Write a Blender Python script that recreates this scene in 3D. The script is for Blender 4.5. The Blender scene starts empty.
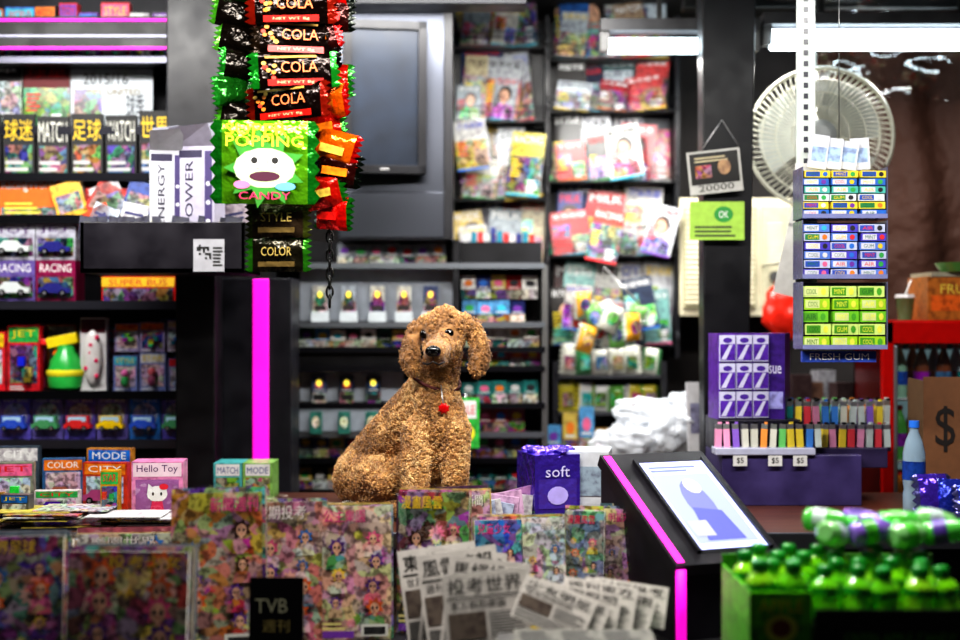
import bpy, bmesh, math, random, bisect
from mathutils import Vector, Matrix, noise
from mathutils.bvhtree import BVHTree
R=random.Random(11)
F=1333.33; CZ=1.5
def xx(px,d): return (px-480)/F*d
def zz(py,d): return CZ-(py-320)/F*d
def P(px,py,d): return Vector((xx(px,d),d,zz(py,d)))
def T(loc,rz=0,lean=0,roll=0):
    return Matrix.Translation(Vector(loc))@Matrix.Rotation(rz,4,'Z')@Matrix.Rotation(-lean,4,'X')@Matrix.Rotation(roll,4,'Y')
# ---------------------------------------------------------------- materials
MATS={}
def mk(key):
    if key in MATS: return MATS[key]
    m=bpy.data.materials.new(key); m.use_nodes=True
    nt=m.node_tree; N=nt.nodes; L=nt.links
    b=N['Principled BSDF']; out=N['Material Output']
    col=N.new('ShaderNodeVertexColor'); col.layer_name='Col'
    tc=N.new('ShaderNodeTexCoord')
    def noi(scale,detail=3):
        n=N.new('ShaderNodeTexNoise'); n.inputs['Scale'].default_value=scale; n.inputs['Detail'].default_value=detail
        L.new(tc.outputs['Object'],n.inputs['Vector']); return n
    def mix(blend,fac,a,bb):
        x=N.new('ShaderNodeMix'); x.data_type='RGBA'; x.blend_type=blend
        if isinstance(fac,float): x.inputs[0].default_value=fac
        else: L.new(fac,x.inputs[0])
        for s,v in ((6,a),(7,bb)):
            if isinstance(v,tuple): x.inputs[s].default_value=v
            else: L.new(v,x.inputs[s])
        return x.outputs[2]
    def ramp(src,stops):
        r=N.new('ShaderNodeValToRGB'); L.new(src,r.inputs[0])
        e=r.color_ramp.elements
        e[0].position=stops[0][0]; e[0].color=stops[0][1]
        e[1].position=stops[-1][0]; e[1].color=stops[-1][1]
        for p,c in stops[1:-1]:
            q=e.new(p); q.color=c
        return r.outputs[0]
    def bump(src,st,dist=.002):
        bp=N.new('ShaderNodeBump'); bp.inputs['Strength'].default_value=st; bp.inputs['Distance'].default_value=dist
        L.new(src,bp.inputs['Height']); L.new(bp.outputs[0],b.inputs['Normal']); return bp
    base=col.outputs[0]
    W=(1,1,1,1)
    if key=='paper':
        n=noi(40); r=ramp(n.outputs[0],[(.3,(.78,.78,.78,1)),(.7,(.95,.95,.95,1))])
        L.new(mix('MULTIPLY',1.0,base,r),b.inputs['Base Color']); b.inputs['Roughness'].default_value=.6
    elif key=='print':
        n=noi(55,4); r=ramp(n.outputs[0],[(.35,(.4,.36,.42,1)),(.54,(.9,.9,.9,1)),(.68,(1,1,1,1))])
        L.new(mix('MULTIPLY',.85,base,r),b.inputs['Base Color']); b.inputs['Roughness'].default_value=.3
    elif key=='art':
        n=noi(14,3)
        vm=N.new('ShaderNodeVectorMath'); vm.operation='MULTIPLY_ADD'
        L.new(n.outputs['Color'],vm.inputs[0]); vm.inputs[1].default_value=(.1,.1,.1); L.new(tc.outputs['Object'],vm.inputs[2])
        v=N.new('ShaderNodeTexVoronoi'); v.inputs['Scale'].default_value=36; L.new(vm.outputs[0],v.inputs['Vector'])
        g=N.new('ShaderNodeGamma'); g.inputs[1].default_value=1.5; L.new(v.outputs['Color'],g.inputs[0])
        hs=N.new('ShaderNodeHueSaturation'); hs.inputs['Saturation'].default_value=.95; hs.inputs['Value'].default_value=1.05
        L.new(g.outputs[0],hs.inputs['Color'])
        c=mix('MIX',.3,base,hs.outputs[0])
        n2=noi(70,4); r=ramp(n2.outputs[0],[(.4,(.08,.05,.06,1)),(.52,(.9,.87,.85,1)),(.64,W)])
        L.new(mix('MULTIPLY',.75,c,r),b.inputs['Base Color']); b.inputs['Roughness'].default_value=.25
    elif key=='plastic':
        n=noi(30); r=ramp(n.outputs[0],[(.3,(.85,.85,.85,1)),(.7,W)])
        L.new(mix('MULTIPLY',1.0,base,r),b.inputs['Base Color']); b.inputs['Roughness'].default_value=.22
    elif key=='jelly':
        L.new(base,b.inputs['Base Color']); b.inputs['Roughness'].default_value=.08
        b.inputs['Transmission Weight'].default_value=.45; b.inputs['Coat Weight'].default_value=.6
    elif key=='dark':
        n=noi(12,5); r=ramp(n.outputs[0],[(.3,(.4,.4,.4,1)),(.7,(.75,.75,.75,1))])
        L.new(mix('MULTIPLY',1.0,base,r),b.inputs['Base Color'])
        rr=ramp(n.outputs[0],[(.3,(.32,.32,.32,1)),(.7,(.5,.5,.5,1))]); L.new(rr,b.inputs['Roughness'])
        b.inputs['Specular IOR Level'].default_value=.3
    elif key=='metal':
        L.new(base,b.inputs['Base Color']); b.inputs['Metallic'].default_value=.9; b.inputs['Roughness'].default_value=.36
    elif key=='foil':
        L.new(base,b.inputs['Base Color']); b.inputs['Metallic'].default_value=.65; b.inputs['Roughness'].default_value=.17
        bump(noi(38,2).outputs[0],.9,.009)
    elif key=='wood':
        w=N.new('ShaderNodeTexNoise'); mp=N.new('ShaderNodeMapping'); mp.inputs['Scale'].default_value=(2,25,25)
        L.new(tc.outputs['Object'],mp.inputs[0]); L.new(mp.outputs[0],w.inputs['Vector']); w.inputs['Scale'].default_value=3
        r=ramp(w.outputs[0],[(.3,(.4,.35,.3,1)),(.7,W)])
        L.new(mix('MULTIPLY',1.0,base,r),b.inputs['Base Color']); b.inputs['Roughness'].default_value=.4
    elif key=='cloth':
        L.new(base,b.inputs['Base Color']); b.inputs['Roughness'].default_value=.75; bump(noi(8,5).outputs[0],.9,.05)
    elif key=='concrete':
        n=noi(6,6); r=ramp(n.outputs[0],[(.3,(.4,.4,.4,1)),(.7,(.8,.8,.8,1))])
        L.new(mix('MULTIPLY',1.0,base,r),b.inputs['Base Color']); b.inputs['Roughness'].default_value=.8; bump(n.outputs[0],.3,.01)
    elif key=='fur':
        n=noi(45,3); r=ramp(n.outputs[0],[(.3,(.55,.5,.45,1)),(.65,(1.05,1.05,1.05,1))])
        L.new(mix('MULTIPLY',1.0,base,r),b.inputs['Base Color']); b.inputs['Roughness'].default_value=.6
        b.inputs['Sheen Weight'].default_value=.3; b.inputs['Specular IOR Level'].default_value=.3
    elif key=='gloss':
        L.new(base,b.inputs['Base Color']); b.inputs['Roughness'].default_value=.07
    elif key in('clear','bagfilm'):
        n=noi(9 if key=='clear' else 14,3)
        g=N.new('ShaderNodeBsdfGlossy'); g.inputs['Roughness'].default_value=.05
        bp=N.new('ShaderNodeBump'); bp.inputs['Strength'].default_value=1; bp.inputs['Distance'].default_value=.03 if key=='clear' else .02
        L.new(n.outputs[0],bp.inputs['Height']); L.new(bp.outputs[0],g.inputs['Normal'])
        t=N.new('ShaderNodeBsdfTransparent'); ms=N.new('ShaderNodeMixShader')
        if key=='clear':
            ms.inputs[0].default_value=.14; L.new(t.outputs[0],ms.inputs[1]); L.new(g.outputs[0],ms.inputs[2])
        else:
            b.inputs['Roughness'].default_value=.2; L.new(base,b.inputs['Base Color']); L.new(bp.outputs[0],b.inputs['Normal'])
            ms.inputs[0].default_value=.5; L.new(t.outputs[0],ms.inputs[1]); L.new(b.outputs[0],ms.inputs[2])
        L.new(ms.outputs[0],out.inputs['Surface'])
    elif key.startswith('emit'):
        L.new(base,b.inputs['Base Color']); L.new(base,b.inputs['Emission Color']); b.inputs['Roughness'].default_value=.6
        b.inputs['Emission Strength'].default_value=float(key[4:])
    MATS[key]=m; return m
# ---------------------------------------------------------------- mesh builder
TXT={}
def textmesh(s):
    if s in TXT: return TXT[s]
    cu=bpy.data.curves.new('t','FONT'); cu.body=s; cu.resolution_u=2
    ob=bpy.data.objects.new('t',cu); bpy.context.collection.objects.link(ob)
    dg=bpy.context.evaluated_depsgraph_get(); dg.update()
    me=ob.evaluated_get(dg).to_mesh()
    vs=[v.co.copy() for v in me.vertices]; fs=[tuple(p.vertices) for p in me.polygons]
    ob.evaluated_get(dg).to_mesh_clear()
    bpy.data.objects.remove(ob); bpy.data.curves.remove(cu)
    if vs:
        x0=min(v.x for v in vs);x1=max(v.x for v in vs);y0=min(v.y for v in vs);y1=max(v.y for v in vs)
        vs=[((v.x-x0)/max(x1-x0,1e-6)-.5,(v.y-y0)/max(y1-y0,1e-6)-.5) for v in vs]
    TXT[s]=(vs,fs); return TXT[s]
class MB:
    def __init__(s,name): s.name=name; s.V=[];s.F=[];s.C=[];s.M=[];s.S=[];s.mk=[]
    def add(s,vs,fs,col,mat='paper',sm=False,M=None):
        b=len(s.V)
        if M is not None: vs=[M@Vector(v) for v in vs]
        s.V.extend(vs)
        if mat not in s.mk: s.mk.append(mat)
        i=s.mk.index(mat); c=(col[0]**2.2,col[1]**2.2,col[2]**2.2,1)
        for f in fs: s.F.append(tuple(k+b for k in f)); s.C.append(c); s.M.append(i); s.S.append(sm)
    def box(s,M,sx,sy,sz,col,mat='paper',z0=None):
        a,b=sx/2,sy/2; lo,hi=(-sz/2,sz/2) if z0 is None else (z0,z0+sz)
        v=[(-a,-b,lo),(a,-b,lo),(a,b,lo),(-a,b,lo),(-a,-b,hi),(a,-b,hi),(a,b,hi),(-a,b,hi)]
        s.add(v,[(0,1,5,4),(1,2,6,5),(2,3,7,6),(3,0,4,7),(4,5,6,7),(3,2,1,0)],col,mat,False,M)
    def bb(s,x0,x1,y0,y1,z0,z1,col,mat='paper'):
        s.box(T(((x0+x1)/2,(y0+y1)/2,(z0+z1)/2)),x1-x0,y1-y0,z1-z0,col,mat)
    def rect(s,M,x0,z0,x1,z1,y,col,mat='paper'):
        s.add([(x0,y,z0),(x1,y,z0),(x1,y,z1),(x0,y,z1)],[(0,1,2,3)],col,mat,False,M)
    def disc(s,M,cx,cz,rx,rz,y,col,mat='paper',n=14):
        s.add([(cx+rx*math.cos(2*math.pi*i/n),y,cz+rz*math.sin(2*math.pi*i/n)) for i in range(n)],[tuple(range(n))],col,mat,False,M)
    def poly(s,M,pts,y,col,mat='paper'):
        s.add([(p[0],y,p[1]) for p in pts],[tuple(range(len(pts)))],col,mat,False,M)
    def star(s,M,cx,cz,r,y,col,n=10,mat='paper'):
        s.poly(M,[(cx+(r if i%2 else r*.6)*math.cos(math.pi*i/n),cz+(r if i%2 else r*.6)*math.sin(math.pi*i/n)) for i in range(2*n)],y,col,mat)
    def text(s,M,t,cx,cz,w,h,y,col,mat='paper'):
        vs,fs=textmesh(t)
        if vs: s.add([(cx+a*w,y,cz+b*h) for a,b in vs],fs,col,mat,False,M)
    def lathe(s,M,prof,col,mat='plastic',n=14,sm=True,caps=True):
        vs=[];fs=[]
        for r,z in prof:
            for i in range(n):
                a=2*math.pi*i/n; vs.append((r*math.cos(a),r*math.sin(a),z))
        for k in range(len(prof)-1):
            for i in range(n):
                j=(i+1)%n; fs.append((k*n+i,k*n+j,(k+1)*n+j,(k+1)*n+i))
        s.add(vs,fs,col,mat,sm,M)
        if caps:
            m=len(prof)-1
            s.add(vs[:n],[tuple(reversed(range(n)))],col,mat,False,M); s.add(vs[m*n:],[tuple(range(n))],col,mat,False,M)
    def ell(s,M,rx,ry,rz,col,mat='plastic',n=16,m=10,amp=0,fr=8,seed=0):
        vs=[];fs=[]
        for k in range(m+1):
            t=math.pi*k/m
            for i in range(n):
                a=2*math.pi*i/n
                v=Vector((math.sin(t)*math.cos(a),math.sin(t)*math.sin(a),-math.cos(t)))
                f=1
                if amp: f=1+amp*(noise.noise(v*fr+Vector((seed,0,0)))+.5*abs(noise.noise(v*fr*2.3+Vector((0,seed,0)))))
                vs.append((v.x*rx*f,v.y*ry*f,v.z*rz*f))
        for k in range(m):
            for i in range(n):
                j=(i+1)%n; fs.append((k*n+i,k*n+j,(k+1)*n+j,(k+1)*n+i))
        s.add(vs,fs,col,mat,not(amp>.3),M)
    def tube(s,pts,r,col,mat='metal',n=6,closed=False):
        pts=[Vector(p) for p in pts]; vs=[];fs=[];L=len(pts)
        rr=r if isinstance(r,(list,tuple)) else [r]*L
        for k,p in enumerate(pts):
            if closed: d=pts[(k+1)%L]-pts[k-1]
            else: d=pts[min(k+1,L-1)]-pts[max(k-1,0)]
            d.normalize()
            u=d.cross(Vector((0.13,.21,1)) if abs(d.z)<.9 else Vector((1,.1,0))).normalized(); w=d.cross(u)
            for i in range(n):
                a=2*math.pi*i/n; vs.append(p+(u*math.cos(a)+w*math.sin(a))*rr[k])
        for k in range(L if closed else L-1):
            for i in range(n):
                j=(i+1)%n; q=(k+1)%L; fs.append((k*n+i,k*n+j,q*n+j,q*n+i))
        if not closed:
            fs.append(tuple(reversed(range(n)))); fs.append(tuple((L-1)*n+i for i in range(n)))
        s.add(vs,fs,col,mat,True)
    def build(s,bevel=0,parent=None):
        V=[Vector(v) for v in s.V]
        c=Vector([(min(v[i] for v in V)+max(v[i] for v in V))/2 for i in range(3)])
        c.z=min(v.z for v in V)
        me=bpy.data.meshes.new(s.name); me.from_pydata([v-c for v in V],[],s.F)
        for k in s.mk: me.materials.append(mk(k))
        me.polygons.foreach_set('material_index',s.M); me.polygons.foreach_set('use_smooth',s.S)
        at=me.color_attributes.new('Col','FLOAT_COLOR','CORNER')
        buf=[]
        for f,cc in zip(s.F,s.C): buf.extend(cc*len(f))
        at.data.foreach_set('color',buf); me.update()
        ob=bpy.data.objects.new(s.name,me); bpy.context.collection.objects.link(ob); ob.location=c
        if bevel:
            m=ob.modifiers.new('b','BEVEL'); m.width=bevel; m.segments=2; m.limit_method='ANGLE'; m.harden_normals=False
        return ob
# ---------------------------------------------------------------- palettes / print generators
def hsv(h,s,v):
    import colorsys; return colorsys.hsv_to_rgb(h%1,s,v)
def vivid(): return hsv(R.random(),R.uniform(.5,.95),R.uniform(.5,.95))
BRIGHT=[(.85,.15,.2),(.92,.78,.12),(.1,.42,.8),(.9,.4,.58),(.2,.65,.3),(.85,.85,.85),(.1,.1,.14),(.45,.2,.65),(.9,.48,.1),(.2,.7,.8)]
CJK=['世界','週刊','東方','足球','假期','兒童','漫畫','投考','樂園','新聞','天地','風雲','明星','財經','少女']
LAT=['WORLD','MATCH','STYLE','RACING','CITY','MODE','TOY','STAR','MILK','JET','COLOR','NEXT']
def pick(l): return l[R.randrange(len(l))]
SK=(.85,.66,.54)
def lines(mb,M,x0,x1,z0,z1,y,n,col):
    st=(z1-z0)/n
    for i in range(n):
        e=x1-(x1-x0)*R.uniform(0,.35)
        mb.rect(M,x0,z0+i*st,e,z0+i*st+st*.5,y,col)
def person(mb,M,cx,z0,h,y,hair=None,top=None,anime=False):
    hair=hair or pick([(.08,.05,.04),(.2,.1,.05),(.1,.08,.08)]); top=top or vivid()
    mb.poly(M,[(cx-h*.34,z0),(cx+h*.34,z0),(cx+h*.28,z0+h*.36),(cx+h*.08,z0+h*.46),(cx-h*.08,z0+h*.46),(cx-h*.28,z0+h*.36)],y,top,'art')
    if anime:
        mb.star(M,cx,z0+h*.7,h*.3,y-.0003,hair,7,'print')
    else:
        mb.disc(M,cx+h*.02,z0+h*.72,h*.19,h*.22,y-.0003,hair,'print')
    mb.rect(M,cx-h*.05,z0+h*.42,cx+h*.05,z0+h*.56,y-.0005,SK)
    mb.disc(M,cx,z0+h*.66,h*.14,h*.18,y-.0007,SK,'print')
    e=.05 if anime else .018
    for q in(-1,1): mb.disc(M,cx+q*h*.065,z0+h*.67,h*e*.8,h*e,y-.001,(.1,.08,.12),n=8)
    mb.disc(M,cx,z0+h*.57,h*.03,h*.012,y-.001,(.7,.2,.2),n=8)
def comic(mb,M,w,h,t,cols=None,title=None,film=True):
    cols=cols or [vivid(),vivid(),vivid()]
    mb.box(M,w,t,h,(.92,.9,.85),'paper',0); y=-t/2
    mb.rect(M,-w/2,0,w/2,h,y-.0004,cols[0],'art')
    for i in range(6):
        mb.star(M,R.uniform(-.36,.36)*w,R.uniform(.12,.8)*h,w*R.uniform(.08,.16),y-.0006-.0001*i,pick(cols+[(.95,.85,.4),(.95,.5,.68)]),mat='art')
    for i in range(7):
        s=w*R.uniform(.3,.46)
        person(mb,M,(-.26 if i%2 else .24)*w+R.uniform(-.05,.05)*w,h*(.64-.1*i)*.9+.012,s,y-.0014-.0012*i,hair=pick([(.9,.75,.25),(.8,.3,.48),(.35,.2,.5),(.15,.42,.7),(.85,.38,.15),(.22,.12,.1)]),top=pick(cols+[(.85,.8,.75)]),anime=True)
    yy=y-.0105; tt=title or pick(CJK)+pick(CJK)
    tcol=pick([(.85,.1,.3),(.92,.76,.1),(.9,.87,.85),(.85,.2,.5)]); tw=w*R.uniform(.5,.72); tx=(w*.9-tw)/2*pick([-1,0,1]); th=min(h*.1,tw/len(tt)*1.25)
    mb.text(M,tt,tx+.002,h*.925-.001,tw*1.02,th*1.04,yy+.0006,(.12,.06,.15)); mb.text(M,tt,tx,h*.925,tw,th,yy,tcol)
    if R.random()<.8: mb.rect(M,w*.08,h*.03,w*.46,h*.12,yy,(.85,.85,.82)); mb.rect(M,w*.12,h*.045,w*.42,h*.1,yy-.0003,(.2,.2,.2),'print')
    mb.rect(M,-w*.46,h*.02,-w*.02,h*.07,yy,pick(BRIGHT)); lines(mb,M,-w*.46,-w*.1,h*.08,h*.15,yy,2,(.85,.8,.5))
    if film: mb.rect(M,-w*.52,-.0,w*.52,h*1.02,yy-.004,(1,1,1),'clear')
def magazine(mb,M,w,h,t=.006,base=None,title=None,pp=.4,mt='print'):
    base=base or pick(BRIGHT); base=tuple(c*.9 for c in base)
    mb.box(M,w,t,h,(.85,.84,.82),'paper',0); y=-t/2
    mb.rect(M,-w/2,0,w/2,h,y-.0005,base,mt)
    k=R.random()
    if k<pp: person(mb,M,R.uniform(-.1,.12)*w,0,h*.85,y-.001)
    elif k<.8: mb.rect(M,-w*.5,h*.05,w*.5,h*R.uniform(.5,.72),y-.001,pick([(.3,.3,.35),(.7,.6,.5),(.6,.62,.65),(.45,.3,.25),vivid(),(.15,.15,.2)]),'art')
    else:
        mb.rect(M,-w*.45,h*.4,w*.0,h*.7,y-.001,vivid(),'art'); mb.rect(M,w*.03,h*.1,w*.45,h*.45,y-.001,vivid(),'art')
    lum=sum(base)/3; tc=(.05,.05,.08) if lum>.6 else (.95,.95,.95)
    if R.random()<.5: tc=pick([(.85,.1,.12),(.95,.8,.1),(.95,.95,.95) if lum<.6 else (.1,.2,.7)])
    mb.text(M,title or (pick(CJK)+pick(CJK) if R.random()<.55 else pick(LAT)),0,h*.89,w*.85,h*.12,y-.003,tc)
    c2=(.95,.95,.95) if lum<.6 else (.12,.12,.15)
    lines(mb,M,-w*.44,-w*.12,h*.3,h*.6,y-.003,5,pick([c2,(.9,.8,.1),(.85,.15,.2)]))
    lines(mb,M,w*.1,w*.44,h*.06,h*.28,y-.003,4,c2)
    mb.rect(M,-w*.5,0,w*.5,h*.035,y-.003,pick(BRIGHT))
def toycar(mb,M,s,col):
    mb.poly(M,[(-.5*s,.1*s),(.5*s,.1*s),(.5*s,.24*s),(.3*s,.28*s),(.16*s,.42*s),(-.22*s,.42*s),(-.36*s,.28*s),(-.5*s,.26*s)],-.02,col,'gloss')
    mb.box(M@Matrix.Translation((0,0,.18*s)),s,.035,.15*s,col,'gloss')
    mb.box(M@Matrix.Translation((-.03*s,0,.33*s)),s*.45,.03,.17*s,(.12,.15,.2),'gloss')
    for q in(-.28,.28):
        mb.lathe(M@Matrix.Translation((q*s,.02,.1*s))@Matrix.Rotation(math.pi/2,4,'X'),[(.1*s,0),(.1*s,.042)],(.05,.05,.05),'plastic',10)
        mb.disc(M,q*s,.1*s,.055*s,.055*s,-.0235,(.8,.8,.82),'metal',8)
def toypack(mb,M,w,h,t,base=None,kind=None):
    base=base or pick(BRIGHT); mb.box(M,w,t,h,base,'print',0); y=-t/2
    mb.rect(M,-w*.46,h*.74,w*.46,h*.97,y-.0006,pick(BRIGHT),'print')
    mb.text(M,pick(LAT),0,h*.86,w*.75,h*.14,y-.001,pick([(.95,.95,.95),(.9,.8,.1),(.85,.1,.1)]))
    mb.rect(M,-w*.42,h*.12,w*.42,h*.7,y-.0008,pick([(.75,.8,.85),(.15,.2,.4),(.85,.75,.8)]),'art')
    k=kind or pick(['car','fig','blk'])
    M2=M@Matrix.Translation((0,y-.022,h*.14))
    if k=='car': toycar(mb,M2,w*.74,vivid())
    elif k=='fig':
        mb.ell(M@Matrix.Translation((0,y-.01,h*.5)),w*.16,.012,w*.16,pick([SK,(.9,.9,.9),vivid()]),'plastic',10,6)
        mb.ell(M@Matrix.Translation((0,y-.01,h*.28)),w*.17,.012,h*.16,vivid(),'plastic',10,6)
    else:
        for i in range(4): mb.box(M@Matrix.Translation((w*R.uniform(-.28,.28),y-.008,h*R.uniform(.2,.6))),w*.2,.016,h*.14,vivid(),'plastic')
    lines(mb,M,-w*.42,w*.1,h*.02,h*.1,y-.001,2,(.9,.9,.9))
    mb.rect(M,-w*.46,h*.08,w*.46,h*.72,y-.036,(1,1,1),'clear')
def cigpack(mb,M,w,h,t,base=None):
    base=base or pick([(.9,.9,.88),(.7,.1,.12),(.1,.3,.25),(.12,.16,.4),(.15,.45,.45),(.2,.1,.1),(.8,.7,.35),(.08,.08,.1),(.35,.6,.8)])
    mb.box(M,w,t,h,base,'print',0); y=-t/2-.0006
    mb.rect(M,-w/2,0,w/2,h*.4,y,pick([(.85,.85,.8),(.15,.1,.1),(.6,.5,.4)]),'art')
    mb.disc(M,0,h*.66,w*.3,h*.14,y-.0004,pick(BRIGHT),'paper',8)
    mb.rect(M,-w*.35,h*.46,w*.35,h*.5,y-.0004,(.9,.9,.9))
def fill(mb,gen,x0,x1,y,z,wr,hr,t,gap=.004,rz=.06,**k):
    x=x0
    while True:
        w=R.uniform(*wr)
        if x+w>x1: break
        gen(mb,T((x+w/2,y+R.uniform(-.01,.01),z),R.uniform(-rz,rz)),w,R.uniform(*hr),t,**k); x+=w+gap+(t*rz)
BK=(.13,.13,.15); BK2=(.09,.09,.105); MAG=(1,.1,.8)
# ================================================================= ROOM
def slab(name,x0,x1,y0,y1,z0,z1,col,mat):
    m=MB(name); m.bb(x0,x1,y0,y1,z0,z1,col,mat); return m.build()
slab('floor',-2.3,2.3,-.8,5.5,-.05,0,(.4,.39,.38),'concrete')
slab('wall_back',-2.3,2.3,5.42,5.5,0,2.72,(.2,.18,.18),'concrete')
slab('wall_left',-2.3,-2.22,2.2,5.42,0,2.72,(.22,.21,.22),'concrete')
slab('wall_right',2.22,2.3,2.2,5.42,0,2.72,(.24,.19,.16),'concrete')
slab('ceiling',-2.3,2.3,2.2,5.5,2.72,2.8,(.14,.13,.13),'concrete')
m=MB('trim_1'); m.bb(.72,2.2,4.7,4.78,2.6,2.72,(.1,.1,.1),'dark'); m.build(.004)
m=MB('ceiling_pipe')
m.tube([(1.0,4.62,2.64),(1.9,4.9,2.64)],.03,(.12,.12,.12),'dark',10); m.tube([(1.2,4.55,2.67),(2.0,5.2,2.62)],.022,(.1,.1,.1),'dark',8)
for q in(0,1): m.bb(1.04+q*.7,1.06+q*.7,4.63+q*.22,4.65+q*.22,2.64,2.72,(.2,.2,.2),'dark')
m.build()
# ---------------- counter and front shelf
CT=.97; SH=.79
m=MB('sales_counter')
m.bb(-2.15,1.75,3.32,4.1,CT-.035,CT,(.33,.19,.14),'wood'); m.bb(-2.13,1.73,3.36,4.08,.04,CT-.035,(.1,.1,.11),'dark')
m.bb(-2.15,1.75,3.305,3.32,CT-.04,CT+.002,(.35,.35,.38),'metal')
for i in range(8): m.bb(-2.1+i*.48,-1.68+i*.48,3.35,3.362,.1,.88,(.15,.15,.17),'dark')
m.bb(-2.1,1.7,3.4,4.04,0,.04,(.05,.05,.05),'dark'); m.build(.003)
m=MB('magazine_stand')
m.bb(-1.5,1.45,2.12,3.3,SH-.03,SH,(.12,.12,.13),'dark')
for x in(-1.45,-.5,.45,1.4):
    for y in(2.17,3.24): m.bb(x-.02,x+.02,y-.02,y+.02,0,SH-.03,(.15,.15,.16),'metal')
m.bb(-1.5,1.45,2.11,2.12,SH-.05,SH+.03,(.3,.3,.32),'metal')
m.bb(-1.45,1.4,2.2,3.2,.25,.27,(.12,.12,.13),'dark'); m.build(.002)
# ================================================================= LEFT SHELF
D=4.3; X0=xx(-40,D); X1=xx(203,D); YB=4.66
m=MB('toy_shelf')
m.bb(X0,X1,YB,YB+.02,.0,2.66,(.2,.2,.23),'dark')
m.bb(X0-.02,X0,D,YB+.02,0,2.66,BK,'dark'); m.bb(X1,X1+.02,D+.05,YB+.02,0,2.66,BK,'dark')
BZ={}
for py in(52,122,172,216,302,392,441):
    z=zz(py,D); BZ[py]=z; y0=D if py>200 else D+.06*(1 if py!=122 else 2)
    m.bb(X0,X1,y0,YB,z-.018,z,(.12,.12,.14),'dark')
    m.bb(X0,X1,y0-.004,y0,z-.024,z+.004,(.32,.32,.36) if py in(52,302,441) else (.14,.14,.16),'metal')
m.bb(X0,X1,D+.02,YB,0,zz(445,D)-.02,(.08,.08,.09),'dark')
for k,py in enumerate((20,36,48)): m.bb(X0,xx(168,D),D-.002,D+.004,zz(py,D)-.004,zz(py,D)+.004,MAG if k!=1 else (.4,.4,.45),'emit0.8' if k!=1 else 'metal')
m.bb(X0,xx(168,D),D+.005,D+.02,zz(50,D),zz(16,D),(.06,.06,.07),'dark')
m.bb(X0,xx(168,D),D-.03,D+.03,2.62,2.66,(.1,.1,.1),'dark')
m.build()
m=MB('boxed_cards'); m_y=D+.18
fill(m,toypack,X0,X1-.05,m_y,BZ[52],(.06,.1),(.16,.2),.04,kind='fig'); m.build()
m=MB('sports_posters')
y=D+.2
for a,b,tp,c,ti in((-30,22,62,(.12,.1,.12),'冠軍'),(24,70,66,(.45,.12,.15),'球星'),):
    w=(b-a)/F*y; magazine(m,T((xx((a+b)/2,y),y,BZ[122])),w,zz(tp,y)-BZ[122],.006,c,ti,pp=0,mt='paper')
w=82/F*y; M=T((xx(112,y),y,BZ[122])); h=zz(62,y)-BZ[122]
m.box(M,w,.006,h,(.8,.83,.86),'paper',0); m.text(M,'2015/16',-.02,h*.75,w*.55,h*.16,-.005,(.1,.1,.15)); m.text(M,'球季',.08,h*.35,w*.22,h*.35,-.005,(.15,.15,.2)); m.text(M,'UNITED',w*.15,h*.56,w*.4,h*.08,-.005,(.5,.4,.15))
m.rect(M,-w*.46,h*.08,-w*.12,h*.6,-.004,(.35,.3,.35),'art'); m.build()
m=MB('football_magazines')
y=D+.13; x=-30; tl=['世界','球迷','MATCH','足球','WATCH','世界']; i=0
while x<165:
    w=33/F*y; M=T((xx(x+16,y),y,BZ[172]),R.uniform(-.05,.05),-.02); h=zz(112+R.uniform(-3,6),y)-BZ[172]
    m.box(M,w*.95,.02,h,(.09,.09,.1),'paper',0)
    m.text(M,tl[i%6],0,h*.74,w*.85,h*.34,-.012,[(.9,.9,.85),(.95,.8,.15)][i%2]); m.rect(M,-w*.4,h*.05,w*.4,h*.5,-.0115,[(.4,.35,.12),(.15,.2,.32),(.3,.3,.34)][i%3],'art')
    lines(m,M,-w*.4,w*.3,h*.08,h*.3,-.013,2,(.75,.75,.75)); x+=34; i+=1
m.build()
m=MB('racing_magazine_row'); y=D+.1
for a,b,c,ti in((-32,-2,(.2,.3,.6),'GT'),(0,60,(.95,.42,.04),'RacingWorld'),(62,84,(.7,.7,.72),'樂園'),(86,148,(.7,.15,.12),'速度'),(150,178,(.1,.15,.4),'風雲')):
    w=(b-a)/F*y; M=T((xx((a+b)/2,y),y,BZ[216]),0,0); h=.145 if a!=86 else .1
    m.box(M,w,.02,h,c,'paper',0); m.text(M,ti,0,h*.74,w*.9,h*.3,-.012,(.95,.95,.95)); m.rect(M,-w*.46,.004,w*.46,h*(.25 if a==0 else .5),-.0112,(.5,.45,.4),'art'); lines(m,M,-w*.4,w*.2,h*.1,h*.4,-.012,3,(.9,.85,.3))
for px,ro,c in((96,.5,(.8,.2,.15)),(116,-.4,(.85,.85,.85)),(134,.3,(.2,.3,.6)),(74,-.3,(.9,.7,.2))):
    M=T((xx(px,D+.05),D+.05,BZ[216]),0,.1,ro); m.box(M,.1,.004,.12,c,'print',0); m.rect(M,-.04,.02,.04,.08,-.003,(.5,.5,.5),'art')
m.build()
m=MB('toy_car_boxes'); y=D+.07
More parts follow.
